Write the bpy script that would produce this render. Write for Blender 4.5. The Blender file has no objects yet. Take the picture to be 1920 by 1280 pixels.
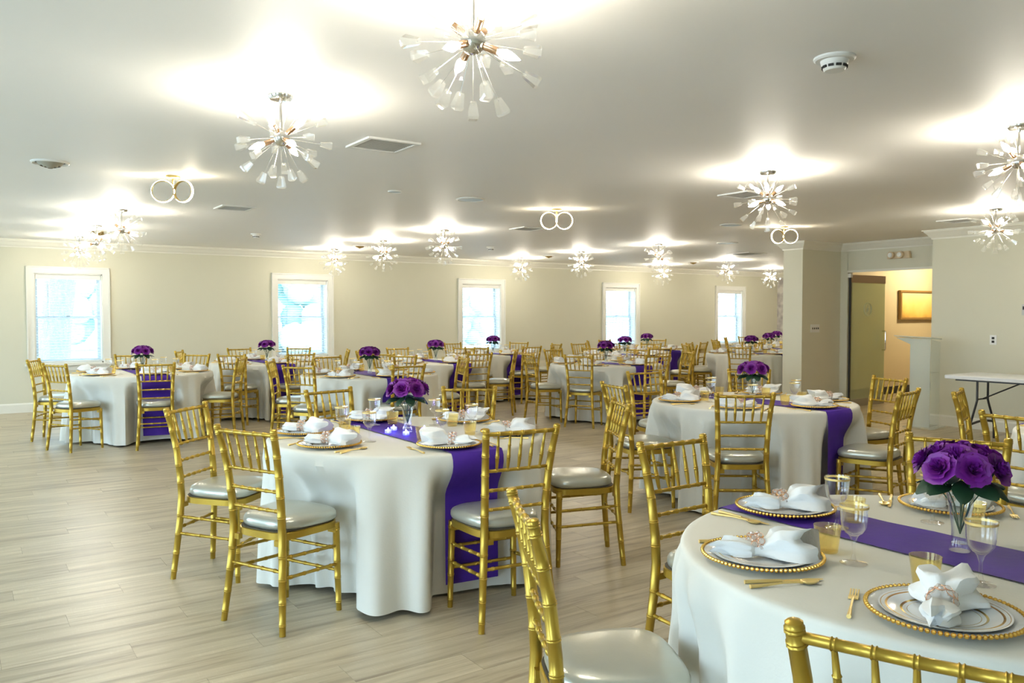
import bpy, math, random
from mathutils import Vector, Matrix, Euler
R = math.radians
rnd = random.Random(11)
scene = bpy.context.scene
C = scene.collection
# ------------------------------------------------------------------ camera
cam_d = bpy.data.cameras.new('camera'); cam = bpy.data.objects.new('camera', cam_d); C.objects.link(cam)
cam_d.sensor_width = 36.0; cam_d.lens = 36.0 * 1535 / 1920; cam_d.clip_start = 0.05; cam_d.clip_end = 200
cam.location = (0, 0, 1.42)
cam.rotation_euler = (R(90) - math.atan(50 / 1535), 0, R(55.75 - 90))
scene.camera = cam
# ------------------------------------------------------------------ world / exposure
w = bpy.data.worlds.new('sky'); scene.world = w; w.use_nodes = True
wn = w.node_tree.nodes; wl = w.node_tree.links
bg = wn['Background']
sky_tc = wn.new('ShaderNodeTexCoord'); sky_sep = wn.new('ShaderNodeSeparateXYZ'); sky_ramp = wn.new('ShaderNodeValToRGB')
wl.new(sky_tc.outputs['Generated'], sky_sep.inputs[0]); wl.new(sky_sep.outputs['Z'], sky_ramp.inputs[0])
sky_ramp.color_ramp.elements[0].position = 0.0; sky_ramp.color_ramp.elements[0].color = (0.62, 0.82, 1.0, 1)
sky_ramp.color_ramp.elements[1].position = 0.6; sky_ramp.color_ramp.elements[1].color = (0.42, 0.68, 1.0, 1)
wl.new(sky_ramp.outputs[0], bg.inputs['Color'])
bg.inputs['Strength'].default_value = 4.4
scene.view_settings.view_transform = 'Standard'; scene.view_settings.look = 'None'
scene.view_settings.gamma = 1.0; scene.view_settings.use_curve_mapping = False
scene.view_settings.exposure = 1.42
BULB = 118.0          # radiance of the chandelier bulbs
RING = 45.0
cy = scene.cycles
cy.max_bounces = 8; cy.diffuse_bounces = 4; cy.glossy_bounces = 3; cy.transmission_bounces = 4
cy.transparent_max_bounces = 24; cy.sample_clamp_indirect = 3.0; cy.caustics_reflective = False; cy.caustics_refractive = False
try:
    cy.use_denoising = True; cy.denoiser = 'OPENIMAGEDENOISE'
except Exception: pass
sun_d = bpy.data.lights.new('sun', 'SUN'); sun_d.energy = 1.6; sun_d.angle = R(3); sun_d.color = (1, .96, .9)
sun = bpy.data.objects.new('sun', sun_d); C.objects.link(sun); sun.rotation_euler = (R(14), 0, R(20))

# ------------------------------------------------------------------ materials
def srgb(c):
    return tuple(((v / 255) / 12.92 if v <= 10 else (((v / 255) + .055) / 1.055) ** 2.4) for v in c) + (1,)
def mat(name, col, rough=.5, metal=0., **kw):
    m = bpy.data.materials.new(name); m.use_nodes = True
    b = m.node_tree.nodes['Principled BSDF']
    b.inputs['Base Color'].default_value = tuple(col)[:3] + (1,)
    b.inputs['Roughness'].default_value = rough; b.inputs['Metallic'].default_value = metal
    for k, v in kw.items():
        b.inputs[k].default_value = v
    return m
def nd(m, t): return m.node_tree.nodes.new(t)
def ln(m, a, b): m.node_tree.links.new(a, b)
def noisy(m, scale, amount, bump=0., bscale=None, stretch=None, dist=.01):
    """colour mottling and bump from noise in object space"""
    b = m.node_tree.nodes['Principled BSDF']
    tc = nd(m, 'ShaderNodeTexCoord'); mp = nd(m, 'ShaderNodeMapping'); ln(m, tc.outputs['Object'], mp.inputs[0])
    if stretch: mp.inputs['Scale'].default_value = stretch
    n = nd(m, 'ShaderNodeTexNoise'); n.inputs['Scale'].default_value = scale; n.inputs['Detail'].default_value = 4
    ln(m, mp.outputs[0], n.inputs['Vector'])
    c = b.inputs['Base Color'].default_value[:]
    if amount > 0:
        mx = nd(m, 'ShaderNodeMix'); mx.data_type = 'RGBA'
        mx.inputs['A'].default_value = tuple(v * (1 - amount) for v in c[:3]) + (1,)
        mx.inputs['B'].default_value = tuple(min(1, v * (1 + amount)) for v in c[:3]) + (1,)
        ln(m, n.outputs['Fac'], mx.inputs['Factor']); ln(m, mx.outputs['Result'], b.inputs['Base Color'])
    if bump > 0:
        n2 = nd(m, 'ShaderNodeTexNoise'); n2.inputs['Scale'].default_value = bscale or scale * 4; n2.inputs['Detail'].default_value = 3
        ln(m, mp.outputs[0], n2.inputs['Vector'])
        bp = nd(m, 'ShaderNodeBump'); bp.inputs['Strength'].default_value = bump; bp.inputs['Distance'].default_value = dist
        ln(m, n2.outputs['Fac'], bp.inputs['Height']); ln(m, bp.outputs[0], b.inputs['Normal'])
    return m
def thin(name, tint, gloss=1.0, base=.02, rim=.5, rough=.03, milk=0., milkcol=(.9, .9, .88), back=.5):
    """thin clear wall: mostly see-through, mirror-like towards grazing angles"""
    m = bpy.data.materials.new(name); m.use_nodes = True
    nt = m.node_tree; nt.nodes.clear()
    out = nd(m, 'ShaderNodeOutputMaterial'); tr = nd(m, 'ShaderNodeBsdfTransparent'); gl = nd(m, 'ShaderNodeBsdfGlossy')
    tr.inputs['Color'].default_value = tint + (1,); gl.inputs['Roughness'].default_value = rough
    gl.inputs['Color'].default_value = (1, 1, 1, 1)
    lw = nd(m, 'ShaderNodeLayerWeight'); lw.inputs['Blend'].default_value = .5
    mr = nd(m, 'ShaderNodeMapRange'); mr.inputs['To Min'].default_value = base; mr.inputs['To Max'].default_value = rim
    pw = nd(m, 'ShaderNodeMath'); pw.operation = 'POWER'; pw.inputs[1].default_value = 2.2
    ln(m, lw.outputs['Facing'], pw.inputs[0]); ln(m, pw.outputs[0], mr.inputs['Value'])
    mx = nd(m, 'ShaderNodeMixShader'); ln(m, mr.outputs[0], mx.inputs[0]); ln(m, tr.outputs[0], mx.inputs[1]); ln(m, gl.outputs[0], mx.inputs[2])
    last = mx
    if milk > 0:
        df = nd(m, 'ShaderNodeBsdfDiffuse'); df.inputs['Color'].default_value = milkcol + (1,)
        tl = nd(m, 'ShaderNodeBsdfTranslucent'); tl.inputs['Color'].default_value = milkcol + (1,)
        ad = nd(m, 'ShaderNodeMixShader'); ad.inputs[0].default_value = back; ln(m, df.outputs[0], ad.inputs[1]); ln(m, tl.outputs[0], ad.inputs[2])
        m2 = nd(m, 'ShaderNodeMixShader'); m2.inputs[0].default_value = milk
        ln(m, mx.outputs[0], m2.inputs[1]); ln(m, ad.outputs[0], m2.inputs[2]); last = m2
    ln(m, last.outputs[0], out.inputs[0])
    return m
def emit(name, col, s):
    m = bpy.data.materials.new(name); m.use_nodes = True; m.node_tree.nodes.clear()
    out = nd(m, 'ShaderNodeOutputMaterial'); e = nd(m, 'ShaderNodeEmission')
    e.inputs[0].default_value = col + (1,); e.inputs[1].default_value = s; ln(m, e.outputs[0], out.inputs[0]); return m

M = {}
M['wall'] = noisy(mat('wall_paint', (.655, .625, .48), .6), 1.5, .03, .12, 260, dist=.002)
M['wall_hall'] = noisy(mat('hall_wall_paint', (.58, .49, .32), .65), 2, .03, .1, 260, dist=.002)
M['wall_pattern'] = mat('patterned_wallpaper', (.55, .52, .47), .55)
M['ceiling'] = noisy(mat('ceiling_paint', (.93, .905, .855), .55), .8, .02, .04, 120, dist=.002)
M['ceiling'].node_tree.nodes['Principled BSDF'].inputs['Specular IOR Level'].default_value = .22
M['trim'] = mat('trim_paint', (.78, .75, .64), .35)
M['window_trim'] = mat('window_trim_paint', (.80, .78, .70), .35)
M['sash'] = mat('sash_vinyl', (.74, .78, .80), .4)
M['slat'] = mat('blind_slat_white', (.80, .84, .86), .45)
M['glass'] = thin('window_glass', (.76, .80, .81), base=.02, rim=.3)
M['gold'] = noisy(mat('gold_paint', (.49, .32, .045), .33, .70), 30, .10, .05, 200, dist=.001)
M['vinyl'] = noisy(mat('silver_vinyl', (.53, .53, .45), .28, .55), 12, .05, .12, 90, dist=.003)
M['piping'] = mat('cushion_underside', (.10, .08, .05), .7)
M['cloth'] = noisy(mat('white_table_linen', (.735, .71, .615), .85), 6, .02, .18, 120, dist=.003)
M['satin'] = noisy(mat('purple_satin', (.072, .026, .29), .6), 14, .18, .35, 9, (1, 1, 1), .012)
M['satin'].node_tree.nodes['Principled BSDF'].inputs['Specular IOR Level'].default_value = .12
M['petal'] = noisy(mat('purple_petal', (.175, .010, .235), .5), 30, .35, .1, 80, dist=.002)
M['leaf'] = noisy(mat('dark_green_leaf', (.012, .045, .018), .5), 30, .3, .1, 90, dist=.002)
M['stem'] = mat('green_stem', (.02, .07, .025), .6)
M['goldmetal'] = mat('polished_gold', (1.0, .76, .30), .34, .75)
M['goldbead'] = mat('gold_bead', (.80, .48, .10), .25, .9)
M['rosegold'] = mat('rose_gold_wire', (.85, .50, .34), .25, .9)
M['crystalgem'] = thin('clear_gem', (.98, .96, .93), base=.15, rim=.8, milk=.35, milkcol=(.95, .88, .82))
M['napkin'] = noisy(mat('white_napkin', (.86, .85, .81), .9), 8, .02, .2, 60, dist=.004)
M['plate'] = mat('white_plate', (.80, .80, .78), .18)
M['goblet'] = thin('clear_goblet', (.985, .985, .985), base=.03, rim=.75)
M['amber'] = thin('amber_tumbler', (1.0, .94, .72), base=.04, rim=.45, milk=.07, milkcol=(1, .88, .5))
M['chargerglass'] = thin('clear_charger', (.99, .99, .98), base=.04, rim=.4, milk=.55, back=.05)
M['vaseglass'] = thin('clear_vase', (.96, .98, .98), base=.04, rim=.8)
M['crystal'] = thin('chandelier_crystal', (.99, .99, .98), base=.12, rim=.9, rough=.05, milk=.03, milkcol=(.98, .98, .95))
M['chrome'] = mat('chrome', (.72, .70, .66), .12, 1.0)
M['copper'] = mat('copper_socket', (.66, .42, .26), .2, 1.0)
M['rod'] = mat('steel_rod', (.36, .34, .30), .3, .9)
M['bulb'] = emit('lit_bulb', (1.0, .93, .79), BULB)
M['ring'] = emit('lit_ring', (1.0, .88, .66), RING)
M['ringgold'] = mat('brushed_brass', (.7, .5, .18), .3, .9)
M['whiteplastic'] = mat('white_plastic', (.80, .79, .74), .4)
M['dark'] = mat('dark_slot', (.015, .013, .01), .6)
M['brass'] = mat('aged_brass', (.30, .20, .06), .4, .6)
M['ventgrey'] = mat('vent_grey', (.55, .54, .50), .5)
M['ventbeige'] = mat('vent_louver', (.34, .31, .23), .5)
M['speaker'] = mat('speaker_grille', (.62, .72, .78), .5)
M['blackmetal'] = mat('black_metal', (.02, .02, .022), .4)
M['blackbase'] = mat('black_baseboard', (.012, .012, .012), .5)
M['tabletop'] = noisy(mat('white_plastic_top', (.80, .81, .80), .4), 40, .02)
M['doorglass'] = thin('green_door_glass', (.84, .92, .80), base=.05, rim=.30, milk=.40, milkcol=(.74, .80, .66))
M['etch'] = mat('etched_mark', (.55, .62, .50), .7)
M['doorrail'] = mat('bronze_door_rail', (.30, .22, .15), .4, .4)
M['acrylic'] = thin('clear_acrylic', (.95, .97, .96), base=.05, rim=.5, milk=.12, milkcol=(.85, .9, .88))
M['frost'] = thin('frosted_acrylic', (.9, .93, .92), base=.05, rim=.3, rough=.3, milk=.75, milkcol=(.82, .85, .78))
M['frame'] = mat('gilt_frame', (.32, .19, .06), .4, .4)
M['led'] = emit('blue_tealight_flame', (.22, .22, 1.0), 110.0)
M['tealight'] = thin('tealight_cup', (.75, .78, 1.0), base=.1, rim=.7, milk=.35, milkcol=(.55, .58, 1.0))
M['lampbeige'] = mat('beige_plastic', (.66, .52, .33), .45)
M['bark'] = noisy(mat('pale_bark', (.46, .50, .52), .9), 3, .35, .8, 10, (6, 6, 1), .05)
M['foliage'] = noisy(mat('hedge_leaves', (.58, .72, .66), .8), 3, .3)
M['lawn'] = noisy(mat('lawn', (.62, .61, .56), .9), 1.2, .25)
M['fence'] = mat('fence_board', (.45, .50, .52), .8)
M['slabdark'] = mat('subfloor', (.16, .14, .11), .9)

# patterned wallpaper
m = M['wall_pattern']; b = m.node_tree.nodes['Principled BSDF']
tc = nd(m, 'ShaderNodeTexCoord'); v = nd(m, 'ShaderNodeTexVoronoi'); v.inputs['Scale'].default_value = 6.5; v.feature = 'SMOOTH_F1'
n = nd(m, 'ShaderNodeTexNoise'); n.inputs['Scale'].default_value = 9; ad = nd(m, 'ShaderNodeMath'); ad.operation = 'MULTIPLY'
cr = nd(m, 'ShaderNodeValToRGB'); cr.color_ramp.elements[0].color = (.40, .36, .34, 1); cr.color_ramp.elements[1].color = (.66, .62, .55, 1)
cr.color_ramp.elements[0].position = .1; cr.color_ramp.elements[1].position = .34
ln(m, tc.outputs['Object'], v.inputs['Vector']); ln(m, tc.outputs['Object'], n.inputs['Vector'])
ln(m, v.outputs['Distance'], ad.inputs[0]); ln(m, n.outputs['Fac'], ad.inputs[1]); ln(m, ad.outputs[0], cr.inputs[0]); ln(m, cr.outputs[0], b.inputs['Base Color'])
# vinyl plank: streaks along X, tone by plank
m = M['plank'] = mat('vinyl_plank', (.5, .45, .36), .36); b = m.node_tree.nodes['Principled BSDF']
tc = nd(m, 'ShaderNodeTexCoord'); geo = nd(m, 'ShaderNodeNewGeometry')
sh = nd(m, 'ShaderNodeVectorMath'); sh.operation = 'ADD'; cmb = nd(m, 'ShaderNodeCombineXYZ')
ml = nd(m, 'ShaderNodeMath'); ml.operation = 'MULTIPLY'; ml.inputs[1].default_value = 40
oi = nd(m, 'ShaderNodeObjectInfo'); ra = nd(m, 'ShaderNodeMath'); fr_ = nd(m, 'ShaderNodeMath'); fr_.operation = 'FRACT'
ln(m, geo.outputs['Random Per Island'], ra.inputs[0]); ln(m, oi.outputs['Random'], ra.inputs[1]); ln(m, ra.outputs[0], fr_.inputs[0]); ln(m, fr_.outputs[0], ml.inputs[0]); ln(m, ml.outputs[0], cmb.inputs[0]); ln(m, ml.outputs[0], cmb.inputs[2])
ln(m, geo.outputs['Position'], sh.inputs[0]); ln(m, cmb.outputs[0], sh.inputs[1])
mp = nd(m, 'ShaderNodeMapping'); mp.inputs['Scale'].default_value = (.9, 9.5, 1); ln(m, sh.outputs[0], mp.inputs[0])
n1 = nd(m, 'ShaderNodeTexNoise'); n1.inputs['Scale'].default_value = 1.6; n1.inputs['Detail'].default_value = 6; n1.inputs['Roughness'].default_value = .62; n1.inputs['Distortion'].default_value = .6
ln(m, mp.outputs[0], n1.inputs['Vector'])
mp2 = nd(m, 'ShaderNodeMapping'); mp2.inputs['Scale'].default_value = (60, 9, 1); ln(m, sh.outputs[0], mp2.inputs[0])
n2 = nd(m, 'ShaderNodeTexNoise'); n2.inputs['Scale'].default_value = 2.5; n2.inputs['Detail'].default_value = 2; ln(m, mp2.outputs[0], n2.inputs['Vector'])
cr = nd(m, 'ShaderNodeValToRGB'); e = cr.color_ramp.elements
e[0].position = .30; e[0].color = (.30, .23, .148, 1); e[1].position = .72; e[1].color = (.63, .54, .38, 1)
q = e.new(.47); q.color = (.475, .395, .262, 1)
ln(m, n1.outputs['Fac'], cr.inputs[0])
mr = nd(m, 'ShaderNodeMapRange'); mr.inputs['From Min'].default_value = .55; mr.inputs['From Max'].default_value = .8; ln(m, n2.outputs['Fac'], mr.inputs[0])
mr2 = nd(m, 'ShaderNodeMapRange'); mr2.inputs['From Min'].default_value = .45; mr2.inputs['From Max'].default_value = .7; mr2.inputs['To Max'].default_value = .45; ln(m, n1.outputs['Fac'], mr2.inputs[0])
mu = nd(m, 'ShaderNodeMath'); mu.operation = 'MULTIPLY'; ln(m, mr.outputs[0], mu.inputs[0]); ln(m, mr2.outputs[0], mu.inputs[1])
mx = nd(m, 'ShaderNodeMix'); mx.data_type = 'RGBA'; mx.inputs['B'].default_value = (.72, .68, .56, 1)
ln(m, mu.outputs[0], mx.inputs['Factor']); ln(m, cr.outputs[0], mx.inputs['A'])
tone = nd(m, 'ShaderNodeMapRange'); tone.inputs['To Min'].default_value = .90; tone.inputs['To Max'].default_value = 1.06; ln(m, fr_.outputs[0], tone.inputs[0])
hs = nd(m, 'ShaderNodeHueSaturation'); ln(m, tone.outputs[0], hs.inputs['Value']); ln(m, mx.outputs['Result'], hs.inputs['Color']); ln(m, hs.outputs[0], b.inputs['Base Color'])
bp = nd(m, 'ShaderNodeBump'); bp.inputs['Strength'].default_value = .05; bp.inputs['Distance'].default_value = .003; ln(m, n1.outputs['Fac'], bp.inputs['Height']); ln(m, bp.outputs[0], b.inputs['Normal'])
# dinner plate: gold bands by radius
m = M['plate']; b = m.node_tree.nodes['Principled BSDF']
tc = nd(m, 'ShaderNodeTexCoord'); ln_ = nd(m, 'ShaderNodeVectorMath'); ln_.operation = 'LENGTH'
mpp = nd(m, 'ShaderNodeMapping'); mpp.inputs['Scale'].default_value = (1, 1, 0); ln(m, tc.outputs['Object'], mpp.inputs[0]); ln(m, mpp.outputs[0], ln_.inputs[0])
prev = None
for r0, r1 in ((.113, .118), (.126, .1275), (.082, .087), (.072, .0732)):
    a1 = nd(m, 'ShaderNodeMath'); a1.operation = 'GREATER_THAN'; a1.inputs[1].default_value = r0
    a2 = nd(m, 'ShaderNodeMath'); a2.operation = 'LESS_THAN'; a2.inputs[1].default_value = r1
    a3 = nd(m, 'ShaderNodeMath'); a3.operation = 'MULTIPLY'
    ln(m, ln_.outputs['Value'], a1.inputs[0]); ln(m, ln_.outputs['Value'], a2.inputs[0]); ln(m, a1.outputs[0], a3.inputs[0]); ln(m, a2.outputs[0], a3.inputs[1])
    if prev:
        a4 = nd(m, 'ShaderNodeMath'); a4.operation = 'MAXIMUM'; ln(m, prev.outputs[0], a4.inputs[0]); ln(m, a3.outputs[0], a4.inputs[1]); prev = a4
    else: prev = a3
mx = nd(m, 'ShaderNodeMix'); mx.data_type = 'RGBA'; mx.inputs['A'].default_value = (.80, .80, .78, 1); mx.inputs['B'].default_value = (.80, .52, .14, 1)
ln(m, prev.outputs[0], mx.inputs['Factor']); ln(m, mx.outputs['Result'], b.inputs['Base Color']); ln(m, prev.outputs[0], b.inputs['Metallic'])
# framed painting: soft golden landscape
m = M['painting'] = mat('golden_painting', (.6, .4, .1), .5); b = m.node_tree.nodes['Principled BSDF']
tc = nd(m, 'ShaderNodeTexCoord'); sp = nd(m, 'ShaderNodeSeparateXYZ'); ln(m, tc.outputs['Object'], sp.inputs[0])
n = nd(m, 'ShaderNodeTexNoise'); n.inputs['Scale'].default_value = 2.2; n.inputs['Detail'].default_value = 5; ln(m, tc.outputs['Object'], n.inputs['Vector'])
ad = nd(m, 'ShaderNodeMath'); ad.operation = 'MULTIPLY_ADD'; ad.inputs[1].default_value = .5; ln(m, n.outputs['Fac'], ad.inputs[0]); ln(m, sp.outputs['Z'], ad.inputs[2])
cr = nd(m, 'ShaderNodeValToRGB'); e = cr.color_ramp.elements; e[0].position = .0; e[0].color = (.50, .28, .06, 1); e[1].position = .5; e[1].color = (.60, .56, .38, 1)
q = e.new(.12); q.color = (.78, .50, .12, 1); q = e.new(.33); q.color = (.85, .64, .26, 1)
ln(m, ad.outputs[0], cr.inputs[0]); ln(m, cr.outputs[0], b.inputs['Base Color'])

# ------------------------------------------------------------------ mesh helpers
class MB:
    def __init__(s): s.v = []; s.f = []
    def add(s, vs, fs, mtx=None):
        o = len(s.v)
        s.v += [tuple(mtx @ Vector(p)) for p in vs] if mtx else [tuple(p) for p in vs]
        s.f += [tuple(i + o for i in f) for f in fs]; return s
    def box(s, c, d, rot=None, top=1.0):
        x, y, z = d[0] / 2, d[1] / 2, d[2] / 2
        vs = [(-x, -y, -z), (x, -y, -z), (x, y, -z), (-x, y, -z), (-x * top, -y * top, z), (x * top, -y * top, z), (x * top, y * top, z), (-x * top, y * top, z)]
        mt = Matrix.Translation(c) @ (rot.to_4x4() if rot else Matrix.Identity(4))
        return s.add(vs, [(0, 3, 2, 1), (4, 5, 6, 7), (0, 1, 5, 4), (1, 2, 6, 5), (2, 3, 7, 6), (3, 0, 4, 7)], mt)
    def tube(s, pts, rad, n=8, cap=True):
        pts = [Vector(p) for p in pts]; k = len(pts)
        if not hasattr(rad, '__len__'): rad = [rad] * k
        vs = []; fs = []; ref = None
        for i, p in enumerate(pts):
            t = (pts[min(i + 1, k - 1)] - pts[max(i - 1, 0)])
            if t.length < 1e-9: t = Vector((0, 0, 1))
            t.normalize()
            if ref is None:
                ref = Vector((1, 0, 0)) if abs(t.x) < .8 else Vector((0, 1, 0))
            u = (ref - t * ref.dot(t)).normalized(); ref = u; w_ = t.cross(u)
            for j in range(n):
                a = 2 * math.pi * j / n; vs.append(p + (u * math.cos(a) + w_ * math.sin(a)) * rad[i])
        for i in range(k - 1):
            for j in range(n):
                a = i * n + j; b_ = i * n + (j + 1) % n; fs.append((a, b_, b_ + n, a + n))
        if cap: fs.append(tuple(reversed(range(n)))); fs.append(tuple(range((k - 1) * n, k * n)))
        return s.add(vs, fs)
    def lathe(s, prof, n=24, mtx=None, close=False):
        vs = []; fs = []; k = len(prof)
        for r, z in prof:
            for j in range(n):
                a = 2 * math.pi * j / n; vs.append((r * math.cos(a), r * math.sin(a), z))
        for i in range(k - 1):
            for j in range(n):
                a = i * n + j; b_ = i * n + (j + 1) % n; fs.append((a, b_, b_ + n, a + n))
        if close: fs.append(tuple(reversed(range(n)))); fs.append(tuple(range((k - 1) * n, k * n)))
        return s.add(vs, fs, mtx)
    def ball(s, c, r, n=8, m_=5, sz=1.0):
        prof = [(max(1e-4, r * math.sin(math.pi * i / m_)), -r * sz * math.cos(math.pi * i / m_)) for i in range(m_ + 1)]
        return s.lathe(prof, n, Matrix.Translation(c))
    def torus(s, c, R_, r, n=16, k=6, mtx=None):
        vs = []; fs = []
        for i in range(n):
            a = 2 * math.pi * i / n
            for j in range(k):
                b_ = 2 * math.pi * j / k; q = R_ + r * math.cos(b_)
                vs.append((q * math.cos(a), q * math.sin(a), r * math.sin(b_)))
        for i in range(n):
            for j in range(k):
                fs.append((i * k + j, ((i + 1) % n) * k + j, ((i + 1) % n) * k + (j + 1) % k, i * k + (j + 1) % k))
        return s.add(vs, fs, Matrix.Translation(c) @ (mtx or Matrix.Identity(4)))
    def prism(s, pts, z0, z1):
        n = len(pts)
        vs = [(x, y, z0) for x, y in pts] + [(x, y, z1) for x, y in pts]
        return s.add(vs, [tuple(reversed(range(n))), tuple(range(n, 2 * n))] + [(i, (i + 1) % n, (i + 1) % n + n, i + n) for i in range(n)])
    def mesh(s, name, m_, smooth=True):
        me = bpy.data.meshes.new(name); me.from_pydata(s.v, [], s.f)
        me.materials.append(m_)
        if smooth:
            me.shade_smooth()
            try: me.set_sharp_from_angle(angle=R(40))
            except Exception: pass
        me.update(); return me
    def build(s, name, m_, parent=None, smooth=True, loc=None):
        return put(name, s.mesh(name, m_, smooth), parent, loc)
def put(name, me, parent=None, loc=None, rot=None):
    o = bpy.data.objects.new(name, me); C.objects.link(o)
    if parent: o.parent = parent
    if loc is not None: o.location = loc
    if rot is not None: o.rotation_euler = rot
    return o
def tag(o, label=None, cat=None, group=None, kind=None):
    if label: o['label'] = label
    if cat: o['category'] = cat
    if group: o['group'] = group
    if kind: o['kind'] = kind
    return o
def empty(name, loc=(0, 0, 0), rz=0, label=None, cat=None, group=None, kind=None):
    o = bpy.data.objects.new(name, None); o.empty_display_size = .1; C.objects.link(o)
    o.location = loc; o.rotation_euler = (0, 0, rz); return tag(o, label, cat, group, kind)
KIDS = {}
def kids(o): return [c for c in bpy.data.objects if c.parent == o]
def remember(o):
    def rec(x): return [(c, rec(c)) for c in kids(x)]
    KIDS[o.name] = rec(o); return o
def copy_tree(o, loc, rz, label, group=None, cat=None):
    def cp(src, par, ch):
        c = src.copy(); C.objects.link(c); c.parent = par
        for k, g in ch: cp(k, c, g)
        return c
    c = cp(o, None, KIDS[o.name]); c.location = loc; c.rotation_euler = (0, 0, rz)
    c['label'] = label
    if group: c['group'] = group
    return c
first = set()
def place(proto, loc, rz, label, group):
    if proto.name not in first:
        first.add(proto.name); proto.location = loc; proto.rotation_euler = (0, 0, rz); proto['label'] = label; proto['group'] = group; return proto
    return copy_tree(proto, loc, rz, label, group)

# ------------------------------------------------------------------ room shell
CE = 2.51; YW = 13.815; XE = 17.8; XR = 10.48; YE = 5.72; XA = 11.36; YP = 7.64
X0 = -3.5; Y0 = -3.2
def S(name, mb, m_, parent=None, smooth=False):
    o = mb.build(name, m_, parent, smooth)
    if parent is None: o['kind'] = 'structure'
    return o
fl = S('floor', MB().box(((X0 + XE) / 2, (Y0 + YW) / 2, -.06), (XE - X0 + .6, YW - Y0 + .6, .1)), M['slabdark'])
S('ceiling', MB().box(((X0 + XE) / 2, (Y0 + YW) / 2, CE + .06), (XE - X0 + .6, YW - Y0 + .6, .12)), M['ceiling'])
# floor planks (0.18 x 1.22 m, running along X): the 300 nearest in view one by one, the rest as one piece
PW, PL = .18, 1.22
cells = []
row = 0; y = Y0
while y < YW:
    x = X0 - (row * .47 % PL)
    while x < XE:
        xa, xb = max(x, X0), min(x + PL, XE)
        ya, yb = y, min(y + PW, YW)
        if xb - xa > .02 and yb - ya > .02:
            cx, cy_ = (xa + xb) / 2, (ya + yb) / 2
            z = cx * math.cos(R(55.75)) + cy_ * math.sin(R(55.75)); xr = cx * math.sin(R(55.75)) - cy_ * math.cos(R(55.75))
            vis = z > 2.6 and abs(xr) < z * .64 + .3
            cells.append((z if vis else 1e9, xa, xb, ya, yb))
        x += PL
    y += PW; row += 1
cells.sort(); g_ = .0006; shared = {}
rest = MB()
for i, (z, xa, xb, ya, yb) in enumerate(cells):
    if i < 300 and z < 1e8:
        key = (round(xb - xa, 3), round(yb - ya, 3))
        if key not in shared:
            L, W = xb - xa, yb - ya
            shared[key] = MB().box((0, 0, -.0035), (L - 2 * g_, W - 2 * g_, .007)).mesh('plank', M['plank'], False)
        o = put('plank', shared[key], fl, ((xa + xb) / 2, (ya + yb) / 2, 0))
    else:
        rest.v += [(xa + g_, ya + g_, 0), (xb - g_, ya + g_, 0), (xb - g_, yb - g_, 0), (xa + g_, yb - g_, 0)]
        k = len(rest.v); rest.f.append((k - 4, k - 3, k - 2, k - 1))
o = rest.build('floor_planks', M['plank'], fl, False); o['kind'] = 'stuff'

# window wall with five openings
WX = [1.417, 5.012, 8.675, 12.357, 15.978]
HW, ZB, ZT = .45, .70, 2.03
mb = MB(); T = .24
xs = [X0 - .3] + [v for x in WX for v in (x - HW, x + HW)] + [XE + .3]
for i in range(0, len(xs), 2):
    mb.box(((xs[i] + xs[i + 1]) / 2, YW + T / 2, CE / 2), (xs[i + 1] - xs[i], T, CE))
for x in WX:
    mb.box((x, YW + T / 2, ZB / 2), (2 * HW, T, ZB)); mb.box((x, YW + T / 2, (ZT + CE) / 2), (2 * HW, T, CE - ZT))
S('wall_windows', mb, M['wall'])
S('wall_end', MB().box((XE + .1, (8.4 + YW) / 2, CE / 2), (.2, YW - 8.4, CE)), M['wall_pattern'])
mb = MB().box(((X0 + XR) / 2, Y0 - .1, CE / 2), (XR - X0 + .4, .2, CE))
S('wall_back', mb, M['wall'])
mb = MB(); bw = [-.6, 3.4, 7.4, 11.4]; xs = [Y0 - .2] + [v for x in bw for v in (x - 1.2, x + 1.2)] + [YW + .2]  # out-of-view wall; its openings are added to let in fill daylight
for i in range(0, len(xs), 2): mb.box((X0 - .1, (xs[i] + xs[i + 1]) / 2, CE / 2), (.2, xs[i + 1] - xs[i], CE))
for x in bw: mb.box((X0 - .1, x, .1), (.2, 2.4, .2)); mb.box((X0 - .1, x, (2.3 + CE) / 2), (.2, 2.4, CE - 2.3))
S('wall_left', mb, M['wall'])
S('wall_right', MB().box((XR + .44, (Y0 + YE) / 2, CE / 2), (.88, YE - Y0, CE)), M['wall'])
# stub wall + partition beyond
mb = MB(); mb.prism([(10.42, YP), (XA + .12, YP), (XA + .12, 8.35), (XE, 8.35), (XE, 8.47), (XA - .02, 8.47), (XA - .02, 7.98), (10.42, 7.98)], 0, CE)
S('wall_stub', mb, M['wall'])
# header wall over the glass door and its side piece
mb = MB(); OT = 2.075
mb.box((XA + .06, (YE + 7.52) / 2, (OT + CE) / 2), (.12, 7.52 - YE, CE - OT)); mb.box((XA + .06, 7.58, CE / 2), (.12, .13, CE))
S('wall_header', mb, M['wall'])
# hall beyond the door
hb = 17.0
S('wall_hall', MB().box(((XA + .12 + hb) / 2, 8.345, CE / 2), (hb - XA - .12, .01, CE)).box((hb, 6.3, CE / 2), (.1, 4.2, CE)).box(((XA + hb) / 2, 4.25, CE / 2), (hb - XA, .1, CE)), M['wall_hall'])
S('baseboard_hall', MB().box(((XA + .12 + hb) / 2, 8.33, .065), (hb - XA - .14, .018, .13)), M['blackbase'])
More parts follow.
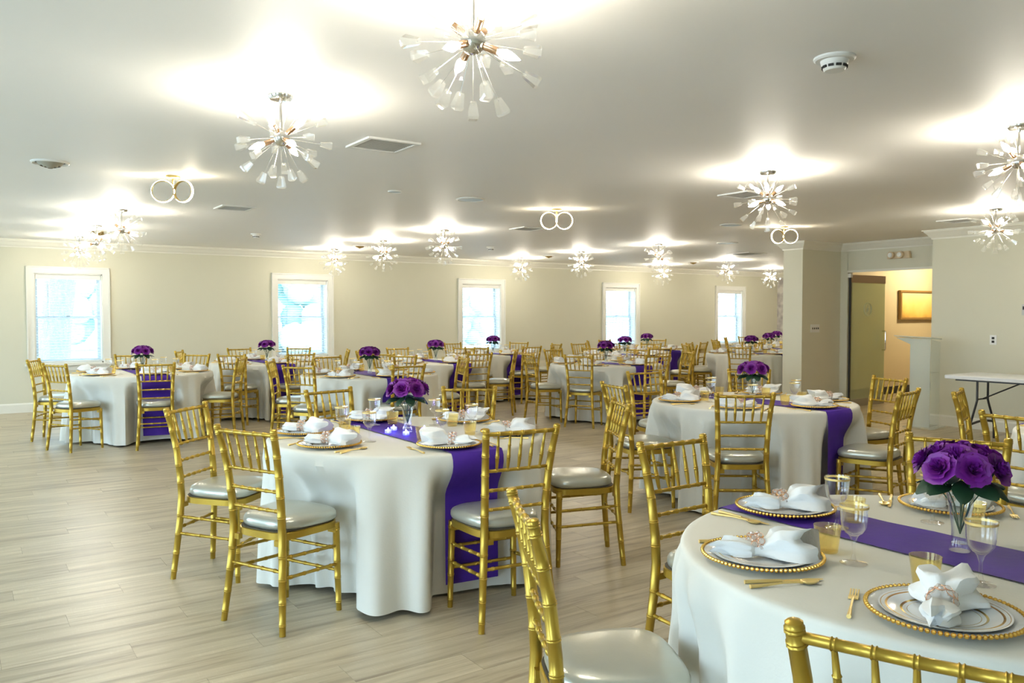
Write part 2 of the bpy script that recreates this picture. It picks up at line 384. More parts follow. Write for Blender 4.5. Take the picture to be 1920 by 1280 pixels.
# crown mouldings: profile swept along lines (dx outwards from wall)
CR = [(0, -.118), (.012, -.118), (.014, -.100), (.030, -.085), (.060, -.045), (.078, -.028), (.082, -.012), (.098, -.010), (.098, 0), (0, 0)]
def crown(name, p0, p1, nrm, m0=0, m1=0, prof=CR, z=CE, m_='trim'):
    p0 = Vector(p0); p1 = Vector(p1); t = (p1 - p0).normalized(); nv = Vector(nrm)
    vs = []; k = len(prof)
    for p, mi in ((p0, m0), (p1, m1)):
        for d, h in prof:
            q = p + nv * d + t * (mi * d); vs.append((q.x, q.y, z + h))
    fs = [(i, (i + 1) % k, (i + 1) % k + k, i + k) for i in range(k)] + [tuple(reversed(range(k))), tuple(range(k, 2 * k))]
    return S(name, MB().add(vs, fs), M[m_])
crown('trim_crown_windows', (X0, YW), (XE, YW), (0, -1))
crown('trim_crown_end', (XE, 8.47), (XE, YW), (-1, 0))
crown('trim_crown_right', (XR, Y0), (XR, YE), (-1, 0), 0, 1)
crown('trim_crown_reveal', (XR, YE), (XA, YE), (0, 1), -1, 0)
crown('trim_crown_alcove', (XA, YE), (XA, YP), (-1, 0), 0, -1)
crown('trim_crown_stub', (10.42, YP), (XA, YP), (0, -1), -1, -1)
crown('trim_crown_stub_end', (10.42, YP), (10.42, 7.98), (-1, 0), -1, 1)
crown('trim_crown_partition', (10.42, 7.98), (XA, 7.98), (0, 1), -1, 0)
crown('trim_crown_left', (X0, Y0), (X0, YW), (1, 0)); crown('trim_crown_back', (X0, Y0), (XR, Y0), (0, 1))
BBP = [(0, 0), (.016, 0), (.016, .115), (.010, .128), (.006, .137), (0, .137)]
crown('baseboard_windows', (X0, YW), (XE, YW), (0, -1), prof=BBP, z=0)
crown('baseboard_right', (XR, Y0), (XR, YE), (-1, 0), 0, 1, prof=BBP, z=0)
crown('baseboard_reveal', (XR, YE), (XA, YE), (0, 1), -1, 0, prof=BBP, z=0)
crown('baseboard_stub', (10.42, YP), (XA, YP), (0, -1), -1, 0, prof=BBP, z=0)
crown('baseboard_stub_end', (10.42, YP), (10.42, 7.98), (-1, 0), -1, 1, prof=BBP, z=0)
crown('baseboard_end', (XE, 8.47), (XE, YW), (-1, 0), prof=BBP, z=0)
crown('trim_door_head', (XA, YE), (XA, 7.52), (-1, 0), prof=[(0, 0), (.012, 0), (.012, .035), (0, .035)], z=OT - .01)

# ------------------------------------------------------------------ windows with blinds
def window(i, cx):
    r = empty('window_%d' % (i + 1), (cx, YW, 0)); r['kind'] = 'structure'
    def b(name, parts, m_='window_trim'):
        q = MB()
        for c_, d_ in parts: q.box(c_, d_)
        return q.build(name, M[m_], r, False)
    cw = .10
    b('casing', [((-HW - cw / 2, -.011, (ZB + ZT + cw) / 2), (cw, .022, ZT + cw - ZB)), ((HW + cw / 2, -.011, (ZB + ZT + cw) / 2), (cw, .022, ZT + cw - ZB)),
                 ((0, -.011, ZT + cw / 2), (2 * HW, .022, cw)),
                 ((-HW - cw + .008, -.02, (ZB + ZT + cw) / 2), (.018, .04, ZT + cw - ZB)), ((HW + cw - .008, -.02, (ZB + ZT + cw) / 2), (.018, .04, ZT + cw - ZB)), ((0, -.02, ZT + cw - .008), (2 * HW + 2 * cw, .04, .018))])
    b('window_stool', [((0, -.01, ZB - .015), (2 * HW + .26, .12, .03))]); b('apron', [((0, -.009, ZB - .068), (2 * HW + .2, .018, .078))])
    b('jamb_liner', [((-HW + .008, T / 2, (ZB + ZT) / 2), (.016, T, ZT - ZB)), ((HW - .008, T / 2, (ZB + ZT) / 2), (.016, T, ZT - ZB)), ((0, T / 2, ZT - .008), (2 * HW, T, .016)), ((0, T / 2, ZB + .008), (2 * HW, T, .016))])
    zm = 1.375; hw = HW - .016
    for nm, z0, z1, yy in (('upper_sash', zm - .015, ZT - .016, .20), ('lower_sash', ZB + .016, zm + .02, .165)):
        s_ = b(nm, [((-hw + .02, yy, (z0 + z1) / 2), (.04, .03, z1 - z0)), ((hw - .02, yy, (z0 + z1) / 2), (.04, .03, z1 - z0)), ((0, yy, z0 + .018), (2 * hw - .08, .03, .036)), ((0, yy, z1 - .018), (2 * hw - .08, .03, .036))], 'sash')
        q = MB().box((0, yy, (z0 + z1) / 2), (2 * hw - .07, .004, z1 - z0 - .05)).build('pane', M['glass'], s_, False)
    lk = MB().box((0, .143, zm + .028), (.05, .03, .016)).build('sash_lock', M['ventgrey'], r, False)
    b('blind_headrail', [((0, .05, ZT - .05), (2 * hw - .01, .055, .065))]); b('blind_bottom_rail', [((0, .05, ZB + .03), (2 * hw - .01, .05, .018))])
    n_ = 29; me = MB().box((0, 0, 0), (2 * hw - .014, .046, .0022), Euler((R(8), 0, 0)).to_matrix()).mesh('blind_slat', M['slat'], False)
    for k in range(n_):
        put('blind_slat', me, r, (0, .05, ZB + .062 + k * (ZT - ZB - .15) / n_))
    MB().tube([(-hw + .16, .02, ZT - .08), (-hw + .16, .018, zm + .02)], .003, 6).build('tilt_wand', M['ventgrey'], r)
    for sx in (-.27, .27): MB().tube([(sx, .022, ZT - .08), (sx, .022, ZB + .03)], .0012, 4).build('ladder_cord', M['whiteplastic'], r)
for i, x in enumerate(WX): window(i, x)

# ------------------------------------------------------------------ outside
S('ground_outside', MB().box((8, 12, -.27), (150, 150, .3)), M['lawn'])
def hedge(name, x, y, w_, d_, h_, seed, label, cat='tree'):
    q = MB(); rr = random.Random(seed)
    for k in range(46):
        a = rr.random() * 6.28; rad = math.sqrt(rr.random()); cz = h_ * (.15 + .8 * rr.random()); t = 1 - (cz / h_ - .45) ** 2 * 1.6
        q.ball((math.cos(a) * rad * w_ / 2 * t, math.sin(a) * rad * d_ / 2 * t, cz), h_ * (.10 + .10 * rr.random()), 8, 5)
    root = empty(name, (x, y, -.1), 0, label, cat)
    q.build('crown', M['foliage'], root); MB().tube([(0, 0, 0), (0, 0, h_ * .5)], [.16, .1], 8).build('trunk', M['bark'], root)
# pale trunk right outside the first window
t = empty('tree', (1.46, 17.0, -.1), 0, 'broad pale tree trunk leaning outside the window beyond the open floor', 'tree')
MB().tube([(.0, 0, -.1), (.02, 0, .6), (.08, 0, 1.4), (.18, 0, 2.4), (.26, 0, 4.0)], [.33, .27, .25, .26, .24], 16).build('trunk', M['bark'], t)
q = MB(); rr = random.Random(3)
for k in range(60): q.ball((rr.uniform(-2.2, 2.4), rr.uniform(-1.2, 2.0), rr.uniform(3.9, 6)), rr.uniform(.25, .5), 8, 5)
q.build('crown', M['foliage'], t)
hedge('tree', 11.2, 33, 6, 3, 3.6, 5, 'leafy green tree on the lawn outside the second window')
hedge('tree', 5.4, 40, 5, 3, 3.4, 6, 'distant green tree across the lawn outside the first window')
hedge('tree', 21.0, 36, 6, 3, 3.0, 7, 'distant green tree outside the third window')
f_ = empty('board_fence', (19.6, 20.5, -.1), R(4), 'pale vertical board fence outside the fourth window', 'fence')
mb_ = MB().box((0, 0, .9), (.135, .02, 1.8), top=1.0).mesh('fence_board', M['fence'], False)
for k in range(44): put('fence_board', mb_, f_, (-3.3 + k * .15, 0, .02))
for z in (.35, 1.5): MB().box((0, .04, z), (6.6, .04, .08)).build('fence_rail', M['fence'], f_, False)
# step railing outside the third window
f_ = empty('porch_railing', (10.55, 16.2, -.1), 0, 'slim white porch railing outside the third window', 'railing')
MB().box((0, 0, 1.55), (.5, .05, .05)).build('handrail', M['sash'], f_, False)
me = MB().box((0, 0, .78), (.03, .03, 1.5)).mesh('baluster', M['sash'], False)
for k in range(5): put('baluster', me, f_, (-.22 + k * .11, 0, 0))

# ------------------------------------------------------------------ wall fittings
r = empty('switch_plate', (10.73, YP, 1.215), 0, 'white four-gang switch plate on the stub wall beside the glass door', 'switch')
MB().box((0, -.004, 0), (.205, .008, .12)).build('plate', M['whiteplastic'], r, False)
me = MB().box((0, -.011, 0), (.012, .012, .026)).mesh('toggle', M['blackmetal'], False)
for k in range(4): put('toggle', me, r, (-.069 + k * .046, 0, .0))
r = empty('wall_outlet', (XR, 4.95, 1.114), 0, 'white wall outlet with two dark sockets above the folding table', 'outlet')
MB().box((-.004, 0, 0), (.008, .078, .118)).build('plate', M['whiteplastic'], r, False)
me = MB().box((-.009, 0, 0), (.006, .03, .028)).mesh('socket', M['dark'], False)
for z in (.022, -.022): put('socket', me, r, (0, 0, z))
r = empty('thermostat', (XR, 4.60, 1.48), 0, 'small grey control box on the wall at the picture edge', 'thermostat')
MB().box((-.012, 0, 0), (.024, .05, .13)).build('body', M['ventgrey'], r, False); MB().box((-.025, 0, .02), (.003, .03, .04)).build('display', M['dark'], r, False)
r = empty('emergency_light', (XA, 6.69, 2.285), 0, 'beige twin-head emergency light above the glass door', 'emergency light')
MB().box((-.035, -.02, 0), (.06, .34, .10), top=.9).build('housing', M['lampbeige'], r, False)
for yy in (.075, -.065):
    h = MB().lathe([(.048, 0), (.052, .02), (.05, .05), (.044, .055)], 16, Matrix.Translation((-.06, yy, 0)) @ Euler((0, R(-90), 0)).to_matrix().to_4x4(), True).build('lamp_head', M['lampbeige'], r)
    MB().lathe([(.001, 0), (.036, 0), (.030, .012), (.001, .018)], 16, Matrix.Translation((-.116, yy, 0)) @ Euler((0, R(-90), 0)).to_matrix().to_4x4()).build('lens', M['plate'] if False else M['whiteplastic'], h)
# glass door, folded back into the hall
d = empty('door_1', (XA + .02, 7.48, 0), 0); d['kind'] = 'structure'
DL = .92
MB().box((DL / 2, 0, 1.03), (DL, .012, 1.85)).build('glass_leaf', M['doorglass'], d, False)
MB().box((DL / 2, 0, 1.975), (DL, .03, .12)).build('top_rail', M['doorrail'], d, False)
MB().box((DL / 2, 0, .06), (DL, .03, .115)).build('bottom_rail', M['ventbeige'], d, False)
MB().box((-.005, 0, 1.03), (.02, .03, 2.0)).build('pivot_edge', M['blackmetal'], d, False)
MB().tube([(.86, -.006, 1.16), (.86, -.055, 1.16), (.86, -.06, 1.14), (.86, -.06, .88), (.86, -.055, .86), (.86, -.006, .86)], .011, 8).build('door_handle', M['chrome'], d)
MB().tube([(.78, .006, 1.16), (.78, .05, 1.16), (.78, .05, .86), (.78, .006, .86)], .009, 8).build('door_handle', M['chrome'], d)
MB().torus((.45, -.008, 1.51), .105, .005, 28, 5, Euler((R(90), 0, 0)).to_matrix().to_4x4()).torus((.45, -.008, 1.51), .085, .003, 28, 5, Euler((R(90), 0, 0)).to_matrix().to_4x4()).torus((.45, -.008, 1.50), .03, .004, 16, 4, Euler((R(90), 0, 0)).to_matrix().to_4x4()).box((.45, -.008, 1.52), (.008, .004, .09)).box((.43, -.008, 1.49), (.006, .004, .07)).build('etched_emblem', M['etch'], d)
MB().box((-.012, 0, 2.02), (.05, .05, .06)).build('pivot', M['whiteplastic'], d, False)
# painting in the hall
r = empty('framed_painting', (14.95, 8.335, 1.6), 0, 'gilt framed golden landscape painting on the hall wall behind the glass door', 'painting')
MB().box((0, -.02, 0), (1.55, .02, .46)).build('canvas', M['painting'], r, False)
q = MB()
for c_, d_ in (((0, -.03, .248), (1.63, .05, .035)), ((0, -.03, -.248), (1.63, .05, .035)), ((-.79, -.03, 0), (.04, .05, .46)), ((.80, -.03, 0), (.055, .05, .46))): q.box(c_, d_)
q.build('frame', M['frame'], r, False)
hl = bpy.data.lights.new('hall_lamp', 'POINT'); hl.energy = 42; hl.color = (1, .84, .55); hl.shadow_soft_size = .12
ho = bpy.data.objects.new('hall_lamp', hl); C.objects.link(ho); ho.location = (14.6, 7.4, 2.36)
r = empty('hall_ceiling_light', (14.6, 7.4, CE), 0, 'small round ceiling light in the hall behind the glass door', 'ceiling light')
MB().lathe([(.001, 0), (.11, 0), (.11, -.02), (.10, -.03), (.001, -.03)], 20).build('base', M['whiteplastic'], r)

# ------------------------------------------------------------------ ceiling fittings
def flatlabel(o): return o
def square_vent(x, y, a, label, rz=0):
    r = empty('ceiling_vent', (x, y, CE), rz, label, 'vent', 'ceiling vents')
    h = a / 2; q = MB()
    for c_, d_ in (((0, h - .015, -.006), (a, .03, .012)), ((0, -h + .015, -.006), (a, .03, .012)), ((h - .015, 0, -.006), (.03, a - .06, .012)), ((-h + .015, 0, -.006), (.03, a - .06, .012))): q.box(c_, d_)
    q.build('frame', M['whiteplastic'], r, False)
    MB().box((0, 0, -.001), (a - .06, a - .06, .002)).build('backing', M['ventbeige'], r, False)
    me = MB().box((0, 0, -.006), (a - .06, .012, .003), Euler((R(25), 0, 0)).to_matrix()).mesh('louver', M['ventgrey'], False)
    for k in range(12): put('louver', me, r, (0, -h + .045 + k * (a - .09) / 11, 0))
def round_vent(x, y, rad, label, mm='ventbeige', rimm='whiteplastic'):
    r = empty('round_vent', (x, y, CE), 0, label, 'vent', 'round ceiling vents')
    MB().lathe([(rad, 0), (rad, -.008), (rad * .92, -.014), (rad * .80, -.004), (rad * .80, 0)], 28).build('rim', M[rimm], r)
    MB().lathe([(.001, -.001), (rad * .8, -.001)], 24).build('backing', M['dark'], r)
    for k, rr_ in enumerate((.70, .50, .30)):
        MB().lathe([(rad * rr_, -.006 - k * .008), (rad * (rr_ - .17), -.03 - k * .008), (rad * (rr_ - .17) - .002, -.028 - k * .008), (rad * rr_ - .002, -.004 - k * .008)], 24).build('cone', M[mm], r)
def round_speaker(x, y, rad, label):
    r = empty('ceiling_speaker', (x, y, CE), 0, label, 'speaker', 'round ceiling speakers')
    MB().lathe([(rad, 0), (rad, -.006), (rad * .9, -.012), (rad * .88, -.008)], 28).build('rim', M['whiteplastic'], r)
    MB().lathe([(.001, -.010), (rad * .5, -.010), (rad * .88, -.008)], 28).build('grille', M['speaker'], r)
def detector(x, y, label, s_=1.0):
    r = empty('smoke_detector', (x, y, CE), 0, label, 'smoke detector', 'smoke detectors')
    MB().lathe([(.001, 0), (.085 * s_, 0), (.085 * s_, -.008), (.078 * s_, -.014), (.001, -.014)], 28).build('base', M['whiteplastic'], r)
    MB().lathe([(.058 * s_, -.014), (.054 * s_, -.03), (.050 * s_, -.034), (.046 * s_, -.050), (.040 * s_, -.056), (.001, -.056)], 24).build('head', M['whiteplastic'], r)
    me = MB().box((0, -.0495 * s_, -.041), (.022 * s_, .006, .010)).mesh('sensing_slot', M['dark'], False)
    for k in range(10): put('sensing_slot', me, r, None, (0, 0, 2 * math.pi * k / 10))
square_vent(2.29, 4.83, .36, 'pale square louvered vent between the two nearest starburst chandeliers')
square_vent(2.38, 8.5, .34, 'small pale square vent beyond the first double-ring light')
square_vent(6.0, 8.46, .34, 'square ceiling vent just before the middle double-ring light')
square_vent(5.93, 4.97, .34, 'square ceiling vent behind the chandelier over the doorway-side tables')
square_vent(9.62, 4.94, .36, 'square ceiling vent close to the crown moulding above the lectern')
square_vent(11.67, 9.72, .5, 'wide square vent near the stub wall corner')
round_vent(.586, 6.72, .125, 'dark round vent alone on the ceiling over the open floor')
round_vent(1.606, 12.02, .13, 'brass round vent hidden among the cluster of chandeliers by the first window', 'brass', 'brass')
round_vent(5.30, 12.05, .11, 'brass round vent between the second window chandeliers', 'brass')
round_vent(9.07, 12.12, .11, 'brass round vent between the third and fourth windows', 'brass')
round_vent(12.64, 11.91, .11, 'brass round vent before the fifth window', 'brass')
round_speaker(4.04, 6.63, .135, 'pale blue round speaker near the middle double-ring light')
round_speaker(7.79, 6.73, .135, 'pale blue round speaker near the far double-ring light')
round_speaker(9.70, 8.45, .16, 'round ceiling speaker off the stub wall end')
round_speaker(3.23, 6.58, .06, 'tiny flush ceiling disc between square vent and round speaker')
detector(3.107, 2.131, 'white smoke detector with dark slots close to the camera')
detector(7.16, 11.12, 'white smoke detector over the tables before the third window', .8)
detector(3.375, 11.08, 'white smoke detector over the tables before the second window', .8)

# ------------------------------------------------------------------ chandeliers
chan = empty('starburst_chandelier', (0, 0, CE), 0, 'x', 'chandelier')
MB().lathe([(.001, 0), (.062, 0), (.062, -.012), (.052, -.024), (.010, -.028), (.008, -.04)], 24).build('ceiling_plate', M['chrome'], chan)
MB().tube([(0, 0, -.03), (0, 0, -.175)], .0065, 8).build('stem', M['chrome'], chan)
MB().ball((0, 0, -.21), .042, 16, 10).build('hub', M['chrome'], chan)
sock = MB().lathe([(.0115, .03), (.0125, .034), (.0125, .082), (.0115, .086), (.004, .087)], 12, None, True).mesh('bulb_socket', M['copper'])
blb = MB().lathe([(.006, .086), (.013, .098), (.0165, .112), (.015, .128), (.009, .146), (.003, .160), (.0008, .165)], 8).mesh('bulb', M['bulb'])
rod_l = [MB().tube([(0, 0, .03), (0, 0, L_)], .0008, 5).mesh('rod', M['rod']) for L_ in (.20, .175)]
def crystal_mesh(L_):
    q = MB(); a, b_ = .0095, .0175
    q.add([(-a, -a, L_ - .008), (a, -a, L_ - .008), (a, a, L_ - .008), (-a, a, L_ - .008), (-b_, -b_, L_ + .042), (b_, -b_, L_ + .042), (b_, b_, L_ + .042), (-b_, b_, L_ + .042), (-b_ * .8, -b_ * .8, L_ + .050), (b_ * .8, -b_ * .8, L_ + .050), (b_ * .8, b_ * .8, L_ + .050), (-b_ * .8, b_ * .8, L_ + .050)],
          [(0, 3, 2, 1), (0, 1, 5, 4), (1, 2, 6, 5), (2, 3, 7, 6), (3, 0, 4, 7), (4, 5, 9, 8), (5, 6, 10, 9), (6, 7, 11, 10), (7, 4, 8, 11), (8, 9, 10, 11)])
    q.ball((0, 0, L_ - .002), .0035, 6, 4)
    return q.mesh('crystal', M['crystal'], False)
cry = [crystal_mesh(.20), crystal_mesh(.175)]
def orient(el, az):
    d = Vector((math.cos(R(el)) * math.cos(R(az)), math.cos(R(el)) * math.sin(R(az)), math.sin(R(el))))
    return d.to_track_quat('Z', 'Y').to_euler()
for el, az in ((-22, 15), (-22, 135), (-22, 255), (40, 75), (40, 195), (40, 315)):
    s_ = put('bulb_socket', sock, chan, (0, 0, -.21), orient(el, az)); put('bulb', blb, s_)
dirs = [(-90, 0)] + [(-62, 20 + 90 * k) for k in range(4)] + [(-35, 45 + 72 * k) for k in range(5)] + [(-6, 10 + 51.4 * k) for k in range(7)] + [(22, 30 + 60 * k) for k in range(6)] + [(50, 30 + 72 * k) for k in range(5)]
for k, (el, az) in enumerate(dirs):
    j = k % 2 if el > -80 else 0
    rd = put('rod', rod_l[j], chan, (0, 0, -.21), orient(el + rnd.uniform(-5, 5) * (el > -80), az + rnd.uniform(-6, 6))); put('crystal', cry[j], rd)
remember(chan)
CH = [(1.40, 2.28, 'large starburst chandelier cut by the top edge of the picture'),
      (1.36, 4.04, 'starburst chandelier above the tealight table, whole plate visible'),
      (1.45, 9.31, 'starburst chandelier over the first-window table, lowest plate of its cluster nearest the camera'),
      (1.45, 11.1, 'starburst chandelier in the middle of the cluster by the first window'),
      (1.45, 12.8, 'starburst chandelier closest to the first window frame'),
      (5.13, 4.08, 'starburst chandelier over the table by the glass door'),
      (5.08, 2.28, 'starburst chandelier cut by the side edge of the picture near the outlet wall'),
      (8.87, 4.19, 'starburst chandelier in front of the right-hand wall above the outlet'),
      (5.20, 9.17, 'largest of three starburst chandeliers between second and third windows'),
      (5.20, 10.98, 'middle one of three starburst chandeliers between second and third windows'),
      (5.20, 12.84, 'starburst chandelier beside the top corner of the second window'),
      (8.93, 10.99, 'starburst chandelier between the third and fourth windows, larger of the two'),
      (8.97, 12.87, 'small starburst chandelier just past the third window'),
      (8.97, 9.17, 'upper of the two overlapping starburst chandeliers past the fourth window'),
      (12.7, 12.85, 'lower of the two overlapping starburst chandeliers past the fourth window'),
      (12.71, 11.06, 'starburst chandelier above the fifth window'),
      (15.86, 12.5, 'farthest starburst chandelier beside the patterned wall'),
      (15.9, 10.9, 'unseen starburst chandelier added for light behind the stub wall, middle of the far end'),  # this one and the next: added out of view to brighten the far end
      (15.9, 9.3, 'unseen starburst chandelier added for light behind the stub wall, closest to the partition')]
for x, y, lab in CH:
    place(chan, (x, y, CE), rnd.uniform(0, 360) if True else 0, lab, 'starburst chandeliers')
# double ring lights
ringl = empty('double_ring_light', (0, 0, CE), 0, 'x', 'ceiling light')
MB().lathe([(.001, 0), (.055, 0), (.055, -.014), (.04, -.022), (.001, -.024)], 20).build('ceiling_plate', M['ringgold'], ringl)
MB().tube([(0, 0, -.02), (0, 0, -.07)], .008, 8).build('stem', M['ringgold'], ringl)
for sx, tilt in ((-1, 12), (1, -14)):
    mt = Euler((R(90), 0, R(tilt))).to_matrix().to_4x4()
    ro = MB().lathe([(.078, -.014), (.084, -.014), (.084, .014), (.078, .014), (.078, -.014)], 32, mt).build('ring', M['ringgold'], ringl, loc=(sx * .080, 0, -.12))
    MB().lathe([(.0845, -.011), (.0875, -.006), (.0875, .006), (.0845, .011)], 32, mt).build('light_band', M['ring'], ro)
remember(ringl)
for x, y, lab in ((1.44, 6.85, 'double-ring ceiling light between the nearest chandelier and first-window cluster'), (5.16, 6.76, 'double-ring ceiling light in the middle of the room'), (8.52, 6.52, 'double-ring ceiling light beside the stub wall corner')):
    place(ringl, (x, y, CE), R(-34), lab, 'double-ring ceiling lights')

# ------------------------------------------------------------------ chairs
def ringed(pts, rads, rings, n=10, bump=.0022, hw=.0035):
    """tube through pts with pairs of raised rings at fractions in rings (0..1 of arc length)"""
    P = [Vector(p) for p in pts]; L = [0]
    for a, b_ in zip(P, P[1:]): L.append(L[-1] + (b_ - a).length)
    tot = L[-1]
    def at(s):
        s = max(0, min(tot, s))
        for i in range(len(P) - 1):
            if s <= L[i + 1] + 1e-9:
                f = (s - L[i]) / (L[i + 1] - L[i]); return P[i].lerp(P[i + 1], f), rads[i] + (rads[i + 1] - rads[i]) * f
        return P[-1], rads[-1]
    st = [(s, 0) for s in L]
    for r_ in rings:
        c = r_ * tot
        for o_ in (-hw, hw) if bump > .0015 else (0,):
            st += [(c + o_ - .0026, 0), (c + o_, bump), (c + o_ + .0026, 0)]
    st = sorted(x for x in st if 0 <= x[0] <= tot)
    pp = []; rr_ = []
    for s, e_ in st:
        p, r0 = at(s)
        if pp and (p - pp[-1]).length < 4e-4: continue
        pp.append(p); rr_.append(r0 + e_)
    return MB().tube(pp, rr_, n)
chair = empty('banquet_chair', (0, 0, 0), 0, 'x', 'chair')
def mir(pts, s): return [(x * s, y, z) for x, y, z in pts]
POST = [(.190, -.215, 0), (.176, -.20, .16), (.163, -.185, .33), (.157, -.180, .45), (.158, -.186, .56), (.164, -.202, .70), (.173, -.225, .82), (.181, -.246, .90), (.182, -.249, .918), (.182, -.2495, .922)]
PR = [.0145, .0170, .0182, .0188, .0186, .0176, .0165, .0160, .0155, .009]
for s_ in (-1, 1):
    ringed(mir(POST, s_), PR, (.05, .15, .26, .37, .56, .66, .76, .86, .955, .982)).build('back_post', M['gold'], chair)
    ringed([(s_ * .176, .160, 0), (s_ * .172, .156, .20), (s_ * .168, .152, .425)], [.0130, .0158, .0175], (.10, .38, .56, .93)).build('front_leg', M['gold'], chair)
def back_pt(z):
    for a, b_ in zip(POST, POST[1:]):
        if a[2] <= z <= b_[2]:
            f = (z - a[2]) / (b_[2] - a[2]); return a[0] + (b_[0] - a[0]) * f, a[1] + (b_[1] - a[1]) * f
    return POST[-1][0], POST[-1][1]
sx5 = [(-1 + 2 * (k + 1) / 6) for k in range(5)]
x_, y_ = back_pt(.893)
ringed([(-x_, y_, .893), (0, y_ - .006, .893), (x_, y_, .893)], [.0100] * 3, [(v + 1) / 2 for v in sx5], bump=.0022).build('top_rail', M['gold'], chair)
for z in (.722, .632, .543):
    x_, y_ = back_pt(z)
    ringed([(-x_, y_, z), (0, y_ - .004, z), (x_, y_, z)], [.0080] * 3, [.10, .26, .42, .58, .74, .90] if z < .7 else [(v + 1) / 2 for v in sx5], 8, .0020).build('back_rail', M['gold'], chair)
xt, yt = back_pt(.886); xb, yb = back_pt(.728)
for v in sx5:
    p0 = Vector((v * xt, yt - .004, .889)); p1 = Vector((v * xb, yb - .003, .724))
    pts = [p0.lerp(p1, f) for f in (0, .08, .35, .72, .93, 1)]
    ringed(pts, [.0048, .0056, .0070, .0090, .0066, .0042], (.33, .62), 8, .0018).build('spindle', M['gold'], chair)
def stretch(p, q, name='stretcher', r_=.0082): ringed([p, q], [r_, r_], (.14, .38, .62, .86), 8, .0020).build(name, M['gold'], chair)
x_, y_ = back_pt(.275); stretch((-x_, y_, .275), (x_, y_, .275))
for z in (.30, .195): stretch((-.171, .156, z), (.171, .156, z))
for s_ in (-1, 1):
    for zr, zf in ((.335, .315), (.245, .225)):
        x_, y_ = back_pt(zr); stretch((s_ * x_, y_, zr), (s_ * .172, .157, zf))
# seat frame and cushion: rounded trapezoid outline
def seat_outline(sc=1.0, n=44, back=.162, front=.196, yb_=-.185, yf=.180, p_=4.5):
    o = []
    for k in range(n):
        a = 2 * math.pi * k / n; c, s = math.cos(a), math.sin(a)
        r_ = (abs(c) ** p_ + abs(s) ** p_) ** (-1 / p_)
        u, v_ = c * r_ * sc, s * r_ * sc
        y = (yb_ + yf) / 2 + v_ * (yf - yb_) / 2; w2 = back + (front - back) * (v_ + 1) / 2
        o.append((u * w2, y))
    return o
def loft(loops, close=True):
    n = len(loops[0][0]); q = MB(); vs = []; fs = []
    for o, z in loops: vs += [(x, y, z) for x, y in o]
    for i in range(len(loops) - 1):
        for j in range(n):
            a = i * n + j; b_ = i * n + (j + 1) % n; fs.append((a, b_, b_ + n, a + n))
    fs.append(tuple(reversed(range(n)))); fs.append(tuple(range((len(loops) - 1) * n, len(loops) * n)))
    return q.add(vs, fs)
fr = loft([(seat_outline(.93), .405), (seat_outline(1.0), .408), (seat_outline(1.0), .438), (seat_outline(.97), .441)])
for s_ in (-1, 1):
    fr.box((s_ * .155, .150, .395), (.05, .028, .03)); fr.box((s_ * .14, -.178, .397), (.05, .022, .026))
fr.build('seat_frame', M['gold'], chair)
loft([(seat_outline(.96), .4405), (seat_outline(.975), .446)]).build('cushion_board', M['piping'], chair)
kw = dict(back=.158, front=.205, yb_=-.172, yf=.186, p_=3.6)
loft([(seat_outline(.95, **kw), .445), (seat_outline(.995, **kw), .451), (seat_outline(1.02, **kw), .463), (seat_outline(1.015, **kw), .478), (seat_outline(.975, **kw), .491), (seat_outline(.88, **kw), .501), (seat_outline(.66, **kw), .508), (seat_outline(.33, **kw), .512), (seat_outline(.02, **kw), .513)]).build('seat_cushion', M['vinyl'], chair)
remember(chair)

# tables: name -> centre, phrase
TB = {'T1': (2.10, 4.13, 'the table lit by blue tealights'), 'T2': (2.31, 1.17, 'the big table closest to the camera'),
      'T3': (5.09, 4.17, 'the table before the glass door'), 'T4': (1.80, 10.27, 'the table before the tree-trunk window'),
      'T5': (3.86, 8.52, 'the table right behind the tealight table'), 'T6': (3.64, 11.50, 'the table before the second window'),
      'T7': (5.68, 10.28, 'the table between second and third windows'), 'T8': (7.62, 11.77, 'the table before the third window'),
      'T9': (7.38, 8.55, 'the middle table of the room'), 'T10': (9.26, 10.25, 'the table behind the middle table'),
      'T11': (11.0, 11.55, 'the table before the fourth window'), 'T12': (11.40, 9.38, 'the table just past the stub wall'),
      'T13': (13.28, 10.5, 'the second table past the stub wall'), 'T14': (15.0, 11.65, 'the table by the patterned end wall'),
      'T15': (5.47, 1.62, 'the table beside the folding table')}
SIDE = {90: 'window side', 30: 'far-end side', 330: 'doorway side', 270: 'camera side', 210: 'near corner', 150: 'open-floor side'}
def side_of(a):
    a %= 360; return min(SIDE, key=lambda k: min(abs(a - k), 360 - abs(a - k)))
